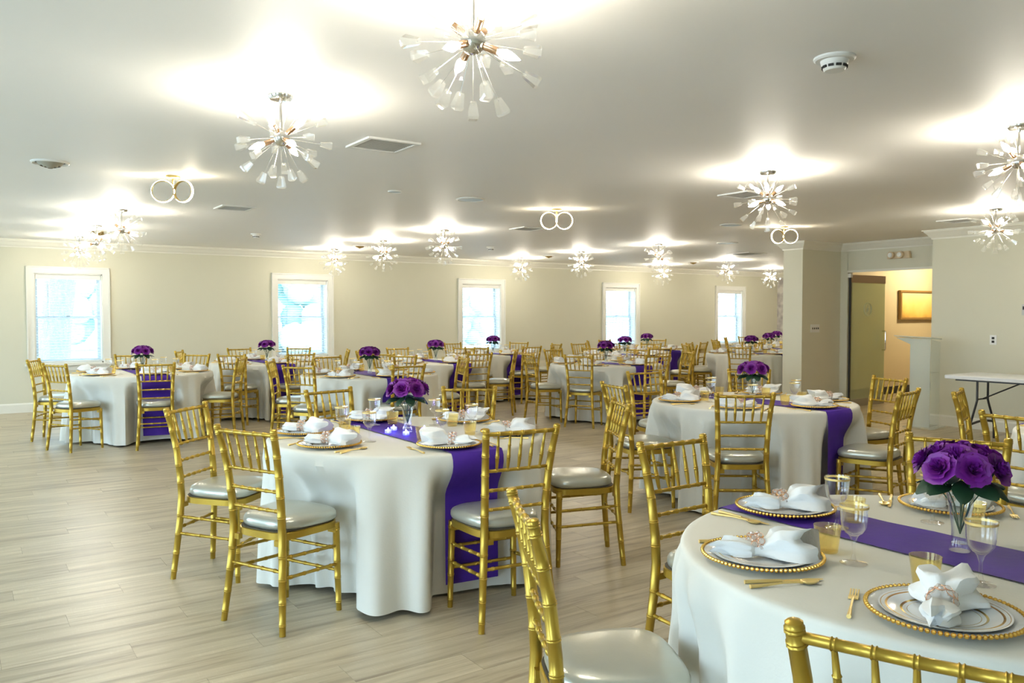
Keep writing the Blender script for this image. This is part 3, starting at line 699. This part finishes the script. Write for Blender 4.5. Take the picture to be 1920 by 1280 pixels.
# (table, x, y of the back top, facing or None = towards the table)
CHS = [('T1', 1.06, 3.68, 25), ('T1', 1.06, 4.79, -46), ('T1', 2.10, 3.00, 84), ('T1', 2.10, 5.31, -76), ('T1', 2.98, 4.91, 236), ('T1', 3.23, 3.60, 153),
       ('T2', 2.41, 2.38, 271), ('T2', 1.24, 1.78, -26), ('T2', 1.198, .668, 23), ('T2', 3.44, 1.76, 205),
       ('T3', 4.20, 3.50, 54), ('T3', 5.28, 3.02, 102), ('T3', 6.26, 3.75, 162), ('T3', 3.99, 4.54, -13), ('T3', 5.12, 5.41, 264), ('T3', 6.06, 5.01, 225),
       ('T15', 4.45, 1.98, -4), ('T15', 5.54, 2.84, 290),
       ('T4', .73, 10.75, None), ('T4', .84, 9.62, None), ('T4', 1.74, 9.29, 80), ('T4', 1.86, 11.42, None), ('T4', 2.79, 9.74, None), ('T4', 2.57, 11.02, None),
       ('T6', 2.93, 10.68, 50), ('T6', 3.57, 12.62, None), ('T6', 4.39, 12.3, None), ('T6', 3.74, 10.47, None), ('T6', 2.60, 12.15, None), ('T6', 4.74, 11.2, None),
       ('T5', 2.92, 9.04, None), ('T5', 2.81, 7.90, None), ('T5', 3.79, 9.62, None), ('T5', 4.59, 9.21, None), ('T5', 3.80, 7.51, None), ('T5', 4.98, 8.32, None),
       ('T7', 4.74, 10.77, None), ('T7', 4.64, 9.83, None), ('T7', 5.62, 11.35, None), ('T7', 6.53, 10.93, None), ('T7', 5.74, 9.22, None), ('T7', 6.63, 9.62, None),
       ('T8', 6.70, 12.4, None), ('T8', 7.45, 12.85, None), ('T8', 6.72, 10.85, None), ('T8', 8.64, 12.46, None), ('T8', 7.66, 10.69, None), ('T8', 8.75, 11.45, None),
       ('T9', 6.24, 8.80, None), ('T9', 6.50, 8.02, None), ('T9', 7.31, 9.66, None), ('T9', 8.30, 8.95, None), ('T9', 7.30, 7.47, None), ('T9', 8.41, 8.00, None),
       ('T10', 8.15, 9.75, None), ('T10', 8.30, 11.0, None), ('T10', 8.93, 9.08, None), ('T10', 9.20, 11.4, None), ('T10', 10.3, 10.7, None), ('T10', 10.1, 9.42, None),
       ('T11', 10.15, 12.3, None), ('T11', 10.88, 12.65, None), ('T11', 12.0, 12.3, None), ('T11', 11.45, 10.5, None), ('T11', 10.0, 11.35, None),
       ('T12', 10.30, 8.72, None), ('T12', 11.0, 10.45, None), ('T12', 12.3, 10.1, None), ('T12', 10.38, 9.95, None),
       ('T13', 12.25, 10.95, None), ('T13', 12.89, 11.55, None), ('T13', 12.75, 9.55, None), ('T14', 14.35, 12.5, None), ('T14', 15.35, 12.80, None), ('T14', 13.95, 11.2, None)]
ANG = {}; used = {}
for T_, x, y, fc in CHS:
    cx, cy2, ph = TB[T_]
    a = math.degrees(math.atan2(y - cy2, x - cx)); 
    if fc is None: fc = a + 180 + rnd.uniform(-6, 6)
    if T_ not in ('T1', 'T2', 'T3', 'T15'):
        dd = math.hypot(x - cx, y - cy2); q_ = max(1.10, dd) / dd; x, y = cx + (x - cx) * q_, cy2 + (y - cy2) * q_
    f = R(fc)
    ox, oy = x + math.cos(f) * .25, y + math.sin(f) * .25
    k = side_of(a)
    while (T_, k) in used: k = {90: 150, 30: 90, 330: 30, 270: 330, 210: 270, 150: 210}[k]
    used[(T_, k)] = 1
    ANG.setdefault(T_, []).append((ox, oy, math.cos(f), math.sin(f)))
    place(chair, (ox, oy, 0), f - math.pi / 2, 'gold bamboo-style chair with silver cushion, %s of %s' % (SIDE[k], ph), 'gold bamboo-style banquet chairs')

# ------------------------------------------------------------------ tables, cloths, runners
TH = .755; TR = .762
def fold(a, seed):
    """0..1 depth of the hanging folds: warped ridges of uneven width round the hem"""
    rr = random.Random(seed); p = [rr.uniform(0, 6.28) for _ in range(5)]
    w = 25 * a + 1.2 * math.sin(2 * a + p[0]) + 1.2 * math.sin(3 * a + p[1]) + .9 * math.sin(5 * a + p[2])
    s = (.5 + .5 * math.cos(w)) ** 1.3 * (.75 + .25 * math.sin(4 * a + p[3]))
    d = min(abs(math.sin((a - math.pi / 2) / 2)), abs(math.sin((a + math.pi / 2) / 2)))  # calm under the runner
    return s * min(1, max(0.05, (d - .11) * 8))
SEATS = {t: [(ox - TB[t][0], oy - TB[t][1], fx, fy) for ox, oy, fx, fy in l] for t, l in ANG.items()}
def dent(T_, x, y, z, gap=.226):
    """push a hanging cloth point (table coordinates) clear of the seats tucked against it"""
    wz = max(0, min(1, (.70 - z) / .17)); wz = wz * wz * (3 - 2 * wz); tot = 0
    if wz <= 0: return x, y, 0
    for ox, oy, fx, fy in SEATS.get(T_, ()):
        dx, dy = x - ox, y - oy; l = dx * fx + dy * fy; t = -dx * fy + dy * fx
        if l < gap + .12 and abs(t) < .31 and l > -.3:
            wt = max(0, min(1, (.31 - abs(t)) / .10)); wt = wt * wt * (3 - 2 * wt)
            tot = max(tot, wt * wz * min(1, (gap + .12 - l) / .12))
            if l < gap: p = (gap - l) * wz * wt; x += fx * p; y += fy * p
    return x, y, tot
def cloth_mesh(seed, T_):
    n = 400; prof = []; q = MB(); vs = []; fs = []
    top = [(.0, 0), (.35, 0), (.62, 0), (.735, -.0005), (.752, -.002), (.760, -.006), (.7645, -.014), (.766, -.028)]
    for r_, z in top[1:]:
        vs += [(r_ * math.cos(2 * math.pi * j / n), r_ * math.sin(2 * math.pi * j / n), TH + z) for j in range(n)]
    hs = [.06, .11, .17, .24, .32, .40, .48, .56, .64, .70, .728]
    for h in hs:
        t_ = (h - .028) / .70
        for j in range(n):
            a = 2 * math.pi * j / n; f_ = fold(a, seed); f2 = fold(a + .03, seed + 5)
            hem = .012 * math.sin(3 * a + seed) * t_
            r_ = .766 + t_ ** .7 * .006
            aa = a + .03 * t_ * math.sin(9 * a + seed)
            zz = TH - h + hem; px, py, w_ = dent(T_, r_ * math.cos(aa), r_ * math.sin(aa), zz)
            g = t_ ** .62 * ((.095 * f_ + .01 * f2) * (1 - w_) - .080 * (1 - f_) * w_)
            vs.append((px + g * math.cos(aa), py + g * math.sin(aa), zz))
    k = len(vs) // n
    for i in range(k - 1):
        for j in range(n):
            a = i * n + j; b_ = i * n + (j + 1) % n; fs.append((a, a + n, b_ + n, b_))
    fs.append(tuple(range(n)))
    q.add(vs, fs); return q.mesh('tablecloth', M['cloth'])
def runner_mesh(T_, W=.29):
    q = MB(); nu, vs, fs = 10, [], []
    path = []                                   # (parameter along, z drop) to both ends
    for i in range(nu + 1):
        yy = -W / 2 + W * i / nu; e = math.sqrt(.762 ** 2 - yy ** 2)
        line = [(e + .008 + h * .065 + .006 * math.sin(i * .9 + h * 9) * min(1, h * 4), TH - h) for h in (.66, .64, .62, .60, .597, .57, .54, .51, .48, .45, .42, .39, .36, .33, .30, .27, .24, .21, .18, .15, .12, .09, .06, .03)]
        line += [(e + .003, TH - .012), (e - .006, TH + .0015), (e - .03, TH + .005)]
        xs_ = [.6, .45, .3, .15, 0]
        col = [(x, z) for x, z in line] + [(x, TH + .005 + .0015 * math.sin(x * 23 + i)) for x in xs_]
        mirr = [(-x, z) for x, z in reversed(col[:-1])]
        col = col + mirr
        vs += [dent(T_, yy, x, z, .204)[:2] + (z,) for x, z in col]; m_ = len(col)
    for i in range(nu):
        for j in range(m_ - 1): fs.append((i * m_ + j, (i + 1) * m_ + j, (i + 1) * m_ + j + 1, i * m_ + j + 1))
    q.add(vs, fs); return q.mesh('table_runner', M['satin'])
tbl = empty('round_table', (0, 0, 0), 0, 'x', 'table')
MB().lathe([(.001, .70), (.74, .70), (.755, .708), (.755, .742), (.745, .750), (.001, .750)], 48).build('tabletop', M['tabletop'], tbl)
legm = MB().tube([(0, 0, 0), (0, 0, .70)], .014, 8).ball((0, 0, .012), .02, 8, 4).mesh('leg', M['blackmetal'])
for sx in (-.28, .28):
    for sy in (-.30, .30): put('leg', legm, tbl, (sx, sy, 0))
remember(tbl)
for i, (k, (x, y, ph)) in enumerate(TB.items()):
    place(tbl, (x, y, 0), 0, 'round folding table under the cloth of ' + ph, 'round tables')
    c_ = put('tablecloth', cloth_mesh(3 + 5 * i, k), None, (x, y, 0)); tag(c_, 'white floor-length round cloth on ' + ph, 'tablecloth', 'white round tablecloths')
    c_ = put('table_runner', runner_mesh(k), None, (x, y, 0)); tag(c_, 'purple satin runner draped across ' + ph, 'table runner', 'purple satin runners')

# ------------------------------------------------------------------ place settings
charger = empty('charger_plate', (0, 0, 0), 0, 'x', 'plate')
MB().lathe([(.001, .002), (.095, .002), (.115, .006), (.155, .016), (.155, .018), (.115, .009), (.095, .005), (.001, .005)], 48).build('plate_body', M['chargerglass'], charger)
q = MB()
for k in range(84):
    a = 2 * math.pi * k / 84; q.ball((.158 * math.cos(a), .158 * math.sin(a), .018), .0056, 6, 4)
q.build('bead_rim', M['goldbead'], charger)['kind'] = 'stuff'
remember(charger)
dplate = MB().lathe([(.001, .006), (.08, .006), (.086, .008), (.10, .013), (.131, .018), (.132, .0195), (.10, .0155), (.086, .0105), (.08, .009), (.001, .009)], 48).mesh('dinner_plate', M['plate'])
def napkin_mesh(seed):
    rr = random.Random(seed); n = 36; st = 22; vs = []; fs = []
    ph = [rr.uniform(0, 6.28) for _ in range(5)]
    for i in range(st + 1):
        t = i / st; x = -.115 + .24 * t
        # width profile: pointed short end, pinch at the ring, fan at the long end
        if x < -.035: wd = .012 + .034 * max(0, (x + .115) / .08) ** .5 * (1 - .25 * ((x + .115) / .08) ** 4)
        elif x < 0: wd = .026
        else: wd = .026 + .050 * min(1, x / .075) - .018 * max(0, (x - .09) / .035)
        ht = {0: .012}.get(i, .016 + (.028 if x > 0 else .012) * math.sin(min(1, max(0, abs(x + .018) / .08)) * 1.9))
        for j in range(n):
            a = 2 * math.pi * j / n
            cr_ = 1 + (.16 * math.sin(5 * a + ph[0] + t * 3) + .10 * math.sin(8 * a + ph[1] - t * 5)) * min(1, abs(x + .018) * 18 + .15)
            yy = wd * math.cos(a) * cr_ + .012 * math.sin(t * 4 + ph[2]); zz = ht * math.sin(a) * cr_ * (1.25 if x > .02 else 1)
            xx = x + (.022 * math.sin(3 * a + ph[3]) + .014 * math.sin(6 * a + ph[4])) * (max(0, x - .05) / .075 + max(0, -x - .08) / .04)
            vs.append((xx, yy, max(-.014, zz) + .014))
    for i in range(st):
        for j in range(n):
            a = i * n + j; b_ = i * n + (j + 1) % n; fs.append((a, a + n, b_ + n, b_))
    fs.append(tuple(range(n))); fs.append(tuple(reversed(range(st * n, (st + 1) * n))))
    return MB().add(vs, fs).mesh('napkin', M['napkin'])
napk = [napkin_mesh(s_) for s_ in (1, 2, 3, 4)]
nring = empty('napkin_ring', (0, 0, 0), 0, 'x', 'napkin ring')
q = MB(); g_em = MB()
for rw in (-.0095, .0095):
    for k in range(9):
        a = 2 * math.pi * (k + (.5 if rw > 0 else 0)) / 9
        mt = Euler((a, 0, 0)).to_matrix().to_4x4() @ Matrix.Translation((0, 0, .0275))
        q.torus((0, 0, 0), .0092, .0011, 12, 4, mt); q.v[-48:] = [(x + rw, y, z) for x, y, z in q.v[-48:]]
        c_ = mt @ Vector((0, 0, 0)); g_em.ball((c_.x + rw, c_.y, c_.z), .0066, 6, 4)
q.build('wire_loops', M['rosegold'], nring)['kind'] = 'stuff'; g_em.build('clear_gems', M['crystalgem'], nring)['kind'] = 'stuff'
remember(nring)
fork = MB()
fork.tube([(0, -.095, .004), (0, -.07, .004), (0, -.02, .007), (0, .02, .006), (0, .035, .004)], [.0055, .0045, .0025, .0028, .004], 8)
fork.box((0, .045, .003), (.022, .022, .003))
for k in range(4): fork.box((-.0087 + k * .0058, .074, .005), (.0032, .042, .0022), Euler((R(5), 0, 0)).to_matrix())
fork = fork.mesh('fork', M['goldmetal'])
knife = MB().tube([(0, -.105, .004), (0, -.06, .004), (0, -.01, .004)], [.005, .0052, .004], 8)
knife.prism([(-.006, -.012), (.007, -.010), (.009, .04), (.006, .085), (.0, .10), (-.005, .09)], .003, .0045)
knife = knife.mesh('knife', M['goldmetal'])
sp_ = MB().tube([(0, -.095, .004), (0, -.07, .004), (0, -.01, .007), (0, .035, .006), (0, .045, .005)], [.0055, .0045, .0023, .0026, .004], 8)
sp_.lathe([(.001, .0), (.008, .0005), (.013, .003), (.0165, .0075), (.0172, .0085), (.0155, .008), (.008, .003), (.001, .002)], 18, Matrix.Translation((0, .064, .0)) @ Matrix.Diagonal((1, 1.45, 1, 1)))
spoon = sp_.mesh('spoon', M['goldmetal'])
goblet = empty('goblet', (0, 0, 0), 0, 'x', 'glass')
MB().lathe([(.001, .075), (.010, .0755), (.022, .083), (.031, .097), (.0345, .118), (.0355, .140), (.0375, .160), (.0372, .160), (.035, .140), (.0338, .118), (.030, .098), (.02, .085), (.001, .078)], 28).build('bowl', M['goblet'], goblet)
MB().lathe([(.0370, .150), (.0376, .1565), (.0379, .1565), (.0373, .150), (.0370, .150)], 28).build('gold_band', M['goldmetal'], goblet)
MB().lathe([(.001, .004), (.012, .006), (.006, .014), (.0042, .03), (.0045, .055), (.009, .070), (.014, .077)], 16).build('glass_stem', M['goblet'], goblet)
MB().lathe([(.001, .0), (.034, .0), (.035, .0015), (.012, .006), (.001, .007)], 28).build('foot', M['goblet'], goblet)
remember(goblet)
tumbler = MB().lathe([(.001, 0), (.0275, 0), (.0285, .002), (.0375, .072), (.0378, .074), (.0365, .074), (.0275, .006), (.001, .005)], 28).mesh('tumbler', M['amber'])
SETA = {'T1': [(148, 0), (200, 0), (264, 180), (322, 10), (86, 0), (25, 0)], 'T2': [(152, 4), (91, 0), (204, 50), (30, 0)]}
GR = {'T13': 0, 'T14': 0}
for T_, (cx, cy2, ph) in TB.items():
    lst = SETA.get(T_) or [(a + rnd.uniform(-4, 4), rnd.choice((0, 0, 180))) for a in ((90, 150, 210) if T_ == 'T15' else (30, 90, 150, 210, 270, 330))]
    for a, nr in lst:
        k = side_of(a); wh = '%s of %s' % (SIDE[k], ph); z = TH + .0002
        ar = R(a); fx, fy = -math.cos(ar), -math.sin(ar); rx, ry = fy, -fx       # forward (to the centre), diner's right
        px, py = cx + .575 * math.cos(ar), cy2 + .575 * math.sin(ar)
        onr = abs(math.cos(ar)) * .575 < .16
        zp = z + (.006 if onr else .001)
        place(charger, (px, py, zp), 0, 'clear charger plate with beaded rim, ' + wh, 'gold beaded charger plates')
        o = put('dinner_plate', dplate, None, (px, py, zp)); tag(o, 'white dinner plate with gold bands, ' + wh, 'plate', 'white dinner plates with gold bands')
        na = R(-33 + nr + rnd.uniform(-8, 8))
        o = put('napkin', rnd.choice(napk), None, (px, py, zp + .0155), (0, 0, na)); tag(o, 'white folded napkin on plate, ' + wh, 'napkin', 'white folded napkins')
        place(nring, (px - .018 * math.cos(na), py - .018 * math.sin(na), zp + .0155 + .0275), na, 'rose gold jewelled napkin ring, ' + wh, 'rose gold napkin rings')
        fr_ = Matrix.Rotation(math.atan2(fy, fx) - math.pi / 2, 4, 'Z')
        def loc(fw_, rt_, dz=0.0):
            lx, ly = px + fx * fw_ + rx * rt_, py + fy * fw_ + ry * rt_
            onr2 = abs(lx - cx) < .16
            return (lx, ly, z + (.0068 if onr2 else .0005) + dz)
        fa = math.atan2(fy, fx) - math.pi / 2
        for nm, me, fw_, rt_, da in (('fork', fork, -.02, -.185, 3), ('knife', knife, -.02, .186, -2), ('spoon', spoon, -.03, .212, 4)):
            o = put(nm, me, None, loc(fw_, rt_), (0, 0, fa + R(da + rnd.uniform(-3, 3)))); tag(o, 'polished gold %s beside the plate, %s' % (nm, wh), nm, 'gold %ss' % ('knive' if nm == 'knife' else nm))
        gx = .30 if (T_ == 'T2' and a > 200) else .225
        place(goblet, loc(gx + rnd.uniform(-.01, .01), .06), 0, 'clear footed goblet with gold band, ' + wh, 'gold banded goblets')
        o = put('tumbler', tumbler, None, loc(.215, -.055)); tag(o, 'short amber-tinted tumbler, ' + wh, 'tumbler', 'amber tumblers')

# ------------------------------------------------------------------ vases and rose bouquets
vase = empty('flower_vase', (0, 0, 0), 0, 'x', 'vase')
MB().lathe([(.001, .0), (.027, .0), (.028, .006), (.026, .02), (.022, .035), (.0225, .06), (.027, .10), (.034, .14), (.042, .180), (.0405, .180), (.033, .142), (.0255, .10), (.0205, .06), (.020, .04), (.022, .022), (.001, .02)], 28).build('vase_body', M['vaseglass'], vase)
remember(vase)
def rose_mesh(seed):
    rr = random.Random(seed); q = MB()
    def petal(rad, hgt, az, width, curl, z0):
        nu, nv = 5, 5; vs = []; fs = []
        for i in range(nu + 1):
            v_ = i / nu
            for j in range(nv + 1):
                u = j / nv * 2 - 1
                ww = width * (math.sin(min(1, v_ * 1.15 + .12) * math.pi * .62)) ** .8
                an = az + u * ww / max(rad, .012)
                rr_ = .004 + rad * (v_ ** .65) + curl * max(0, v_ - .6) ** 1.5 * 2.5 + .0016 * math.sin(u * 5 + az) + .0035 * v_ * v_ * math.sin(u * 7 + az * 3)
                zz = z0 + hgt * v_ * (1 - .18 * u * u) - curl * .6 * max(0, v_ - .7)
                vs.append((rr_ * math.cos(an), rr_ * math.sin(an), zz))
        for i in range(nu):
            for j in range(nv): a = i * (nv + 1) + j; fs.append((a, a + 1, a + nv + 2, a + nv + 1))
        q.add(vs, fs)
    for n_, rad, h_, wd, curl, z0 in ((3, .007, .034, .010, .0, .004), (4, .013, .036, .015, .002, .002), (5, .021, .034, .020, .008, .0), (5, .030, .030, .026, .016, -.002), (6, .038, .022, .028, .022, -.004)):
        o_ = rr.uniform(0, 6.28)
        for k in range(n_): petal(rad * rr.uniform(.92, 1.08), h_ * rr.uniform(.92, 1.08), o_ + 2 * math.pi * k / n_, wd, curl, z0)
    return q.mesh('rose', M['petal'])
roses = [rose_mesh(s_) for s_ in (1, 2)]
for me in roses: me.transform(Matrix.Scale(.86, 4))
lf = MB(); vs = []; fs = []
for i in range(7):
    v_ = i / 6; ww = .028 * math.sin(math.pi * min(1, v_ * .92 + .05)) ** .8
    for j in (-1, -.5, 0, .5, 1): vs.append((j * ww, v_ * .088, .01 * math.sin(v_ * 2.6) - .006 * abs(j) + (0 if j else -.003)))
for i in range(6):
    for j in range(4): a = i * 5 + j; fs.append((a, a + 1, a + 6, a + 5))
leafm = lf.add(vs, fs).mesh('leaf', M['leaf'])
bq = empty('rose_bouquet', (0, 0, 0), 0, 'x', 'flowers')
rr = random.Random(5)
heads = [(0, 0)] + [(34, 60 * k + 10) for k in range(6)] + [(62, 51.4 * k + 20) for k in range(7)]
for k, (tl, az) in enumerate(heads):
    rad = .094; d = Vector((math.sin(R(tl)) * math.cos(R(az)) * rad * 1.05, math.sin(R(tl)) * math.sin(R(az)) * rad * 1.05, .213 + math.cos(R(tl)) * rad * .58 + rr.uniform(-.006, .006)))
    nv_ = Vector((math.sin(R(tl * 1.0)) * math.cos(R(az)), math.sin(R(tl * 1.0)) * math.sin(R(az)), math.cos(R(tl * 1.0))))
    o = put('rose', roses[k % 2], bq, d, nv_.to_track_quat('Z', 'Y').to_euler())
    if tl != 34: MB().tube([(0, 0, .045), (d.x * .3, d.y * .3, .13), (d.x * .75, d.y * .75, .19), tuple(d)], [.0016, .0018, .0018, .003], 5).build('stem', M['stem'], bq)
for k in range(9):
    az = 40 * k + 12; tl = -18 if k % 2 else -38
    e_ = Matrix.Rotation(R(az), 4, 'Z') @ Matrix.Rotation(R(tl), 4, 'X') @ Matrix.Rotation(R(rr.uniform(-25, 25)), 4, 'Y')
    put('leaf', leafm, bq, (math.cos(R(az + 90)) * .045, math.sin(R(az + 90)) * .045, .205 - (k % 2) * .012), e_.to_euler())
remember(bq)
for T_, (cx, cy2, ph) in TB.items():
    z = TH + .0075
    place(vase, (cx, cy2, z), 0, 'slim clear glass vase in the centre of ' + ph, 'clear glass vases')
    place(bq, (cx, cy2, z + .0015), rnd.uniform(0, 6), 'bouquet of purple roses with dark leaves, centre of ' + ph, 'purple rose bouquets')
# blue tealights round the vase on T1
tl = empty('tealight', (0, 0, 0), 0, 'x', 'candle')
MB().lathe([(.001, 0), (.017, 0), (.019, .004), (.019, .020), (.017, .020), (.016, .010), (.001, .009)], 14).build('cup', M['tealight'], tl)
MB().lathe([(.001, .010), (.0045, .013), (.0045, .020), (.0018, .028), (.0004, .031)], 8).build('flame', M['led'], tl)
remember(tl)
for x, y, lab in ((1.985, 4.14, 'farthest along the runner, camera side'), (2.06, 4.225, 'behind the first one, window side'), (2.035, 4.02, 'directly in front of the vase'), (2.19, 4.10, 'just behind the vase foot'), (2.135, 3.965, 'between vase and dinner plate'), (2.215, 4.0, 'closest to the jewelled plate at the runner edge')):
    place(tl, (x, y, TH + .0068), 0, 'glowing blue tealight, ' + lab, 'blue tealights')

# ------------------------------------------------------------------ lectern
r = empty('lectern', (10.05, 5.56, 0), R(8), 'clear acrylic lectern with frosted front panel beside the doorway', 'lectern')
# local: frosted face towards -X, width along Y, reading shelf reaching out to +Y
MB().box((-.15, 0, .575), (.010, .24, 1.10)).build('front_panel', M['frost'], r, False)
for sy in (-1, 1): MB().add([(-.15, sy * .12, .03), (.16, sy * .12, .03), (.16, sy * .12, 1.08), (-.15, sy * .12, 1.12), (-.15, sy * .114, .03), (.16, sy * .114, .03), (.16, sy * .114, 1.08), (-.15, sy * .114, 1.12)], [(0, 1, 2, 3), (7, 6, 5, 4), (0, 4, 5, 1), (1, 5, 6, 2), (2, 6, 7, 3), (3, 7, 4, 0)]).build('side_panel', M['acrylic'], r, False)
MB().box((0, .09, 1.135), (.36, .44, .010), Euler((R(2), R(4), 0)).to_matrix()).build('reading_shelf', M['frost'], r, False)
MB().add([(-.14, .12, 1.13), (-.14, .30, 1.13), (-.14, .12, 1.05), (-.13, .12, 1.13), (-.13, .30, 1.13), (-.13, .12, 1.05)], [(0, 1, 2), (3, 5, 4), (0, 3, 4, 1), (1, 4, 5, 2), (2, 5, 3, 0)]).build('shelf_bracket', M['frost'], r, False)
MB().box((.0, 0, .017), (.42, .36, .014)).build('base_plate', M['acrylic'], r, False)
MB().box((.0, 0, .70), (.30, .22, .008)).build('inner_shelf', M['acrylic'], r, False)
# ------------------------------------------------------------------ folding table
r = empty('folding_table', (9.60, 3.98, 0), 0, 'white plastic folding table with black wishbone legs against the outlet wall', 'table')
def rrect(hx, hy, rad, n=5):
    o = []
    for cx, cy2, a0 in ((hx - rad, hy - rad, 0), (-hx + rad, hy - rad, 90), (-hx + rad, -hy + rad, 180), (hx - rad, -hy + rad, 270)):
        for k in range(n + 1): a = R(a0 + 90 * k / n); o.append((cx + rad * math.cos(a), cy2 + rad * math.sin(a)))
    return o
loft([(rrect(.365, .90, .05), .702), (rrect(.38, .915, .06), .706), (rrect(.38, .915, .06), .738), (rrect(.372, .907, .055), .744)]).build('tabletop', M['tabletop'], r)
MB().box((-.375, .80, .722), (.004, .07, .012)).build('edge_latch', M['dark'], r, False)
for sx in (-.31, .31): MB().box((sx, 0, .693), (.025, 1.6, .018)).build('side_rail', M['blackmetal'], r, False)
for sy in (-.66, .66):
    for sx in (-1, 1):
        MB().tube([(sx * .12, sy, .69), (sx * .12, sy, .46), (sx * .15, sy, .40), (sx * .24, sy, .24), (sx * .27, sy, .16), (sx * .275, sy, .0)], .0125, 8).build('leg', M['blackmetal'], r)
    MB().tube([(-.12, sy, .47), (.12, sy, .47)], .009, 8).build('cross_bar', M['blackmetal'], r)
    MB().tube([(-.25, sy, .20), (-.12, sy, .215), (0, sy, .225), (.12, sy, .215), (.25, sy, .20)], .014, 8).build('cross_bar', M['blackmetal'], r)
    MB().tube([(0, sy, .47), (0, sy * .35, .685)], .008, 8).build('brace', M['blackmetal'], r)
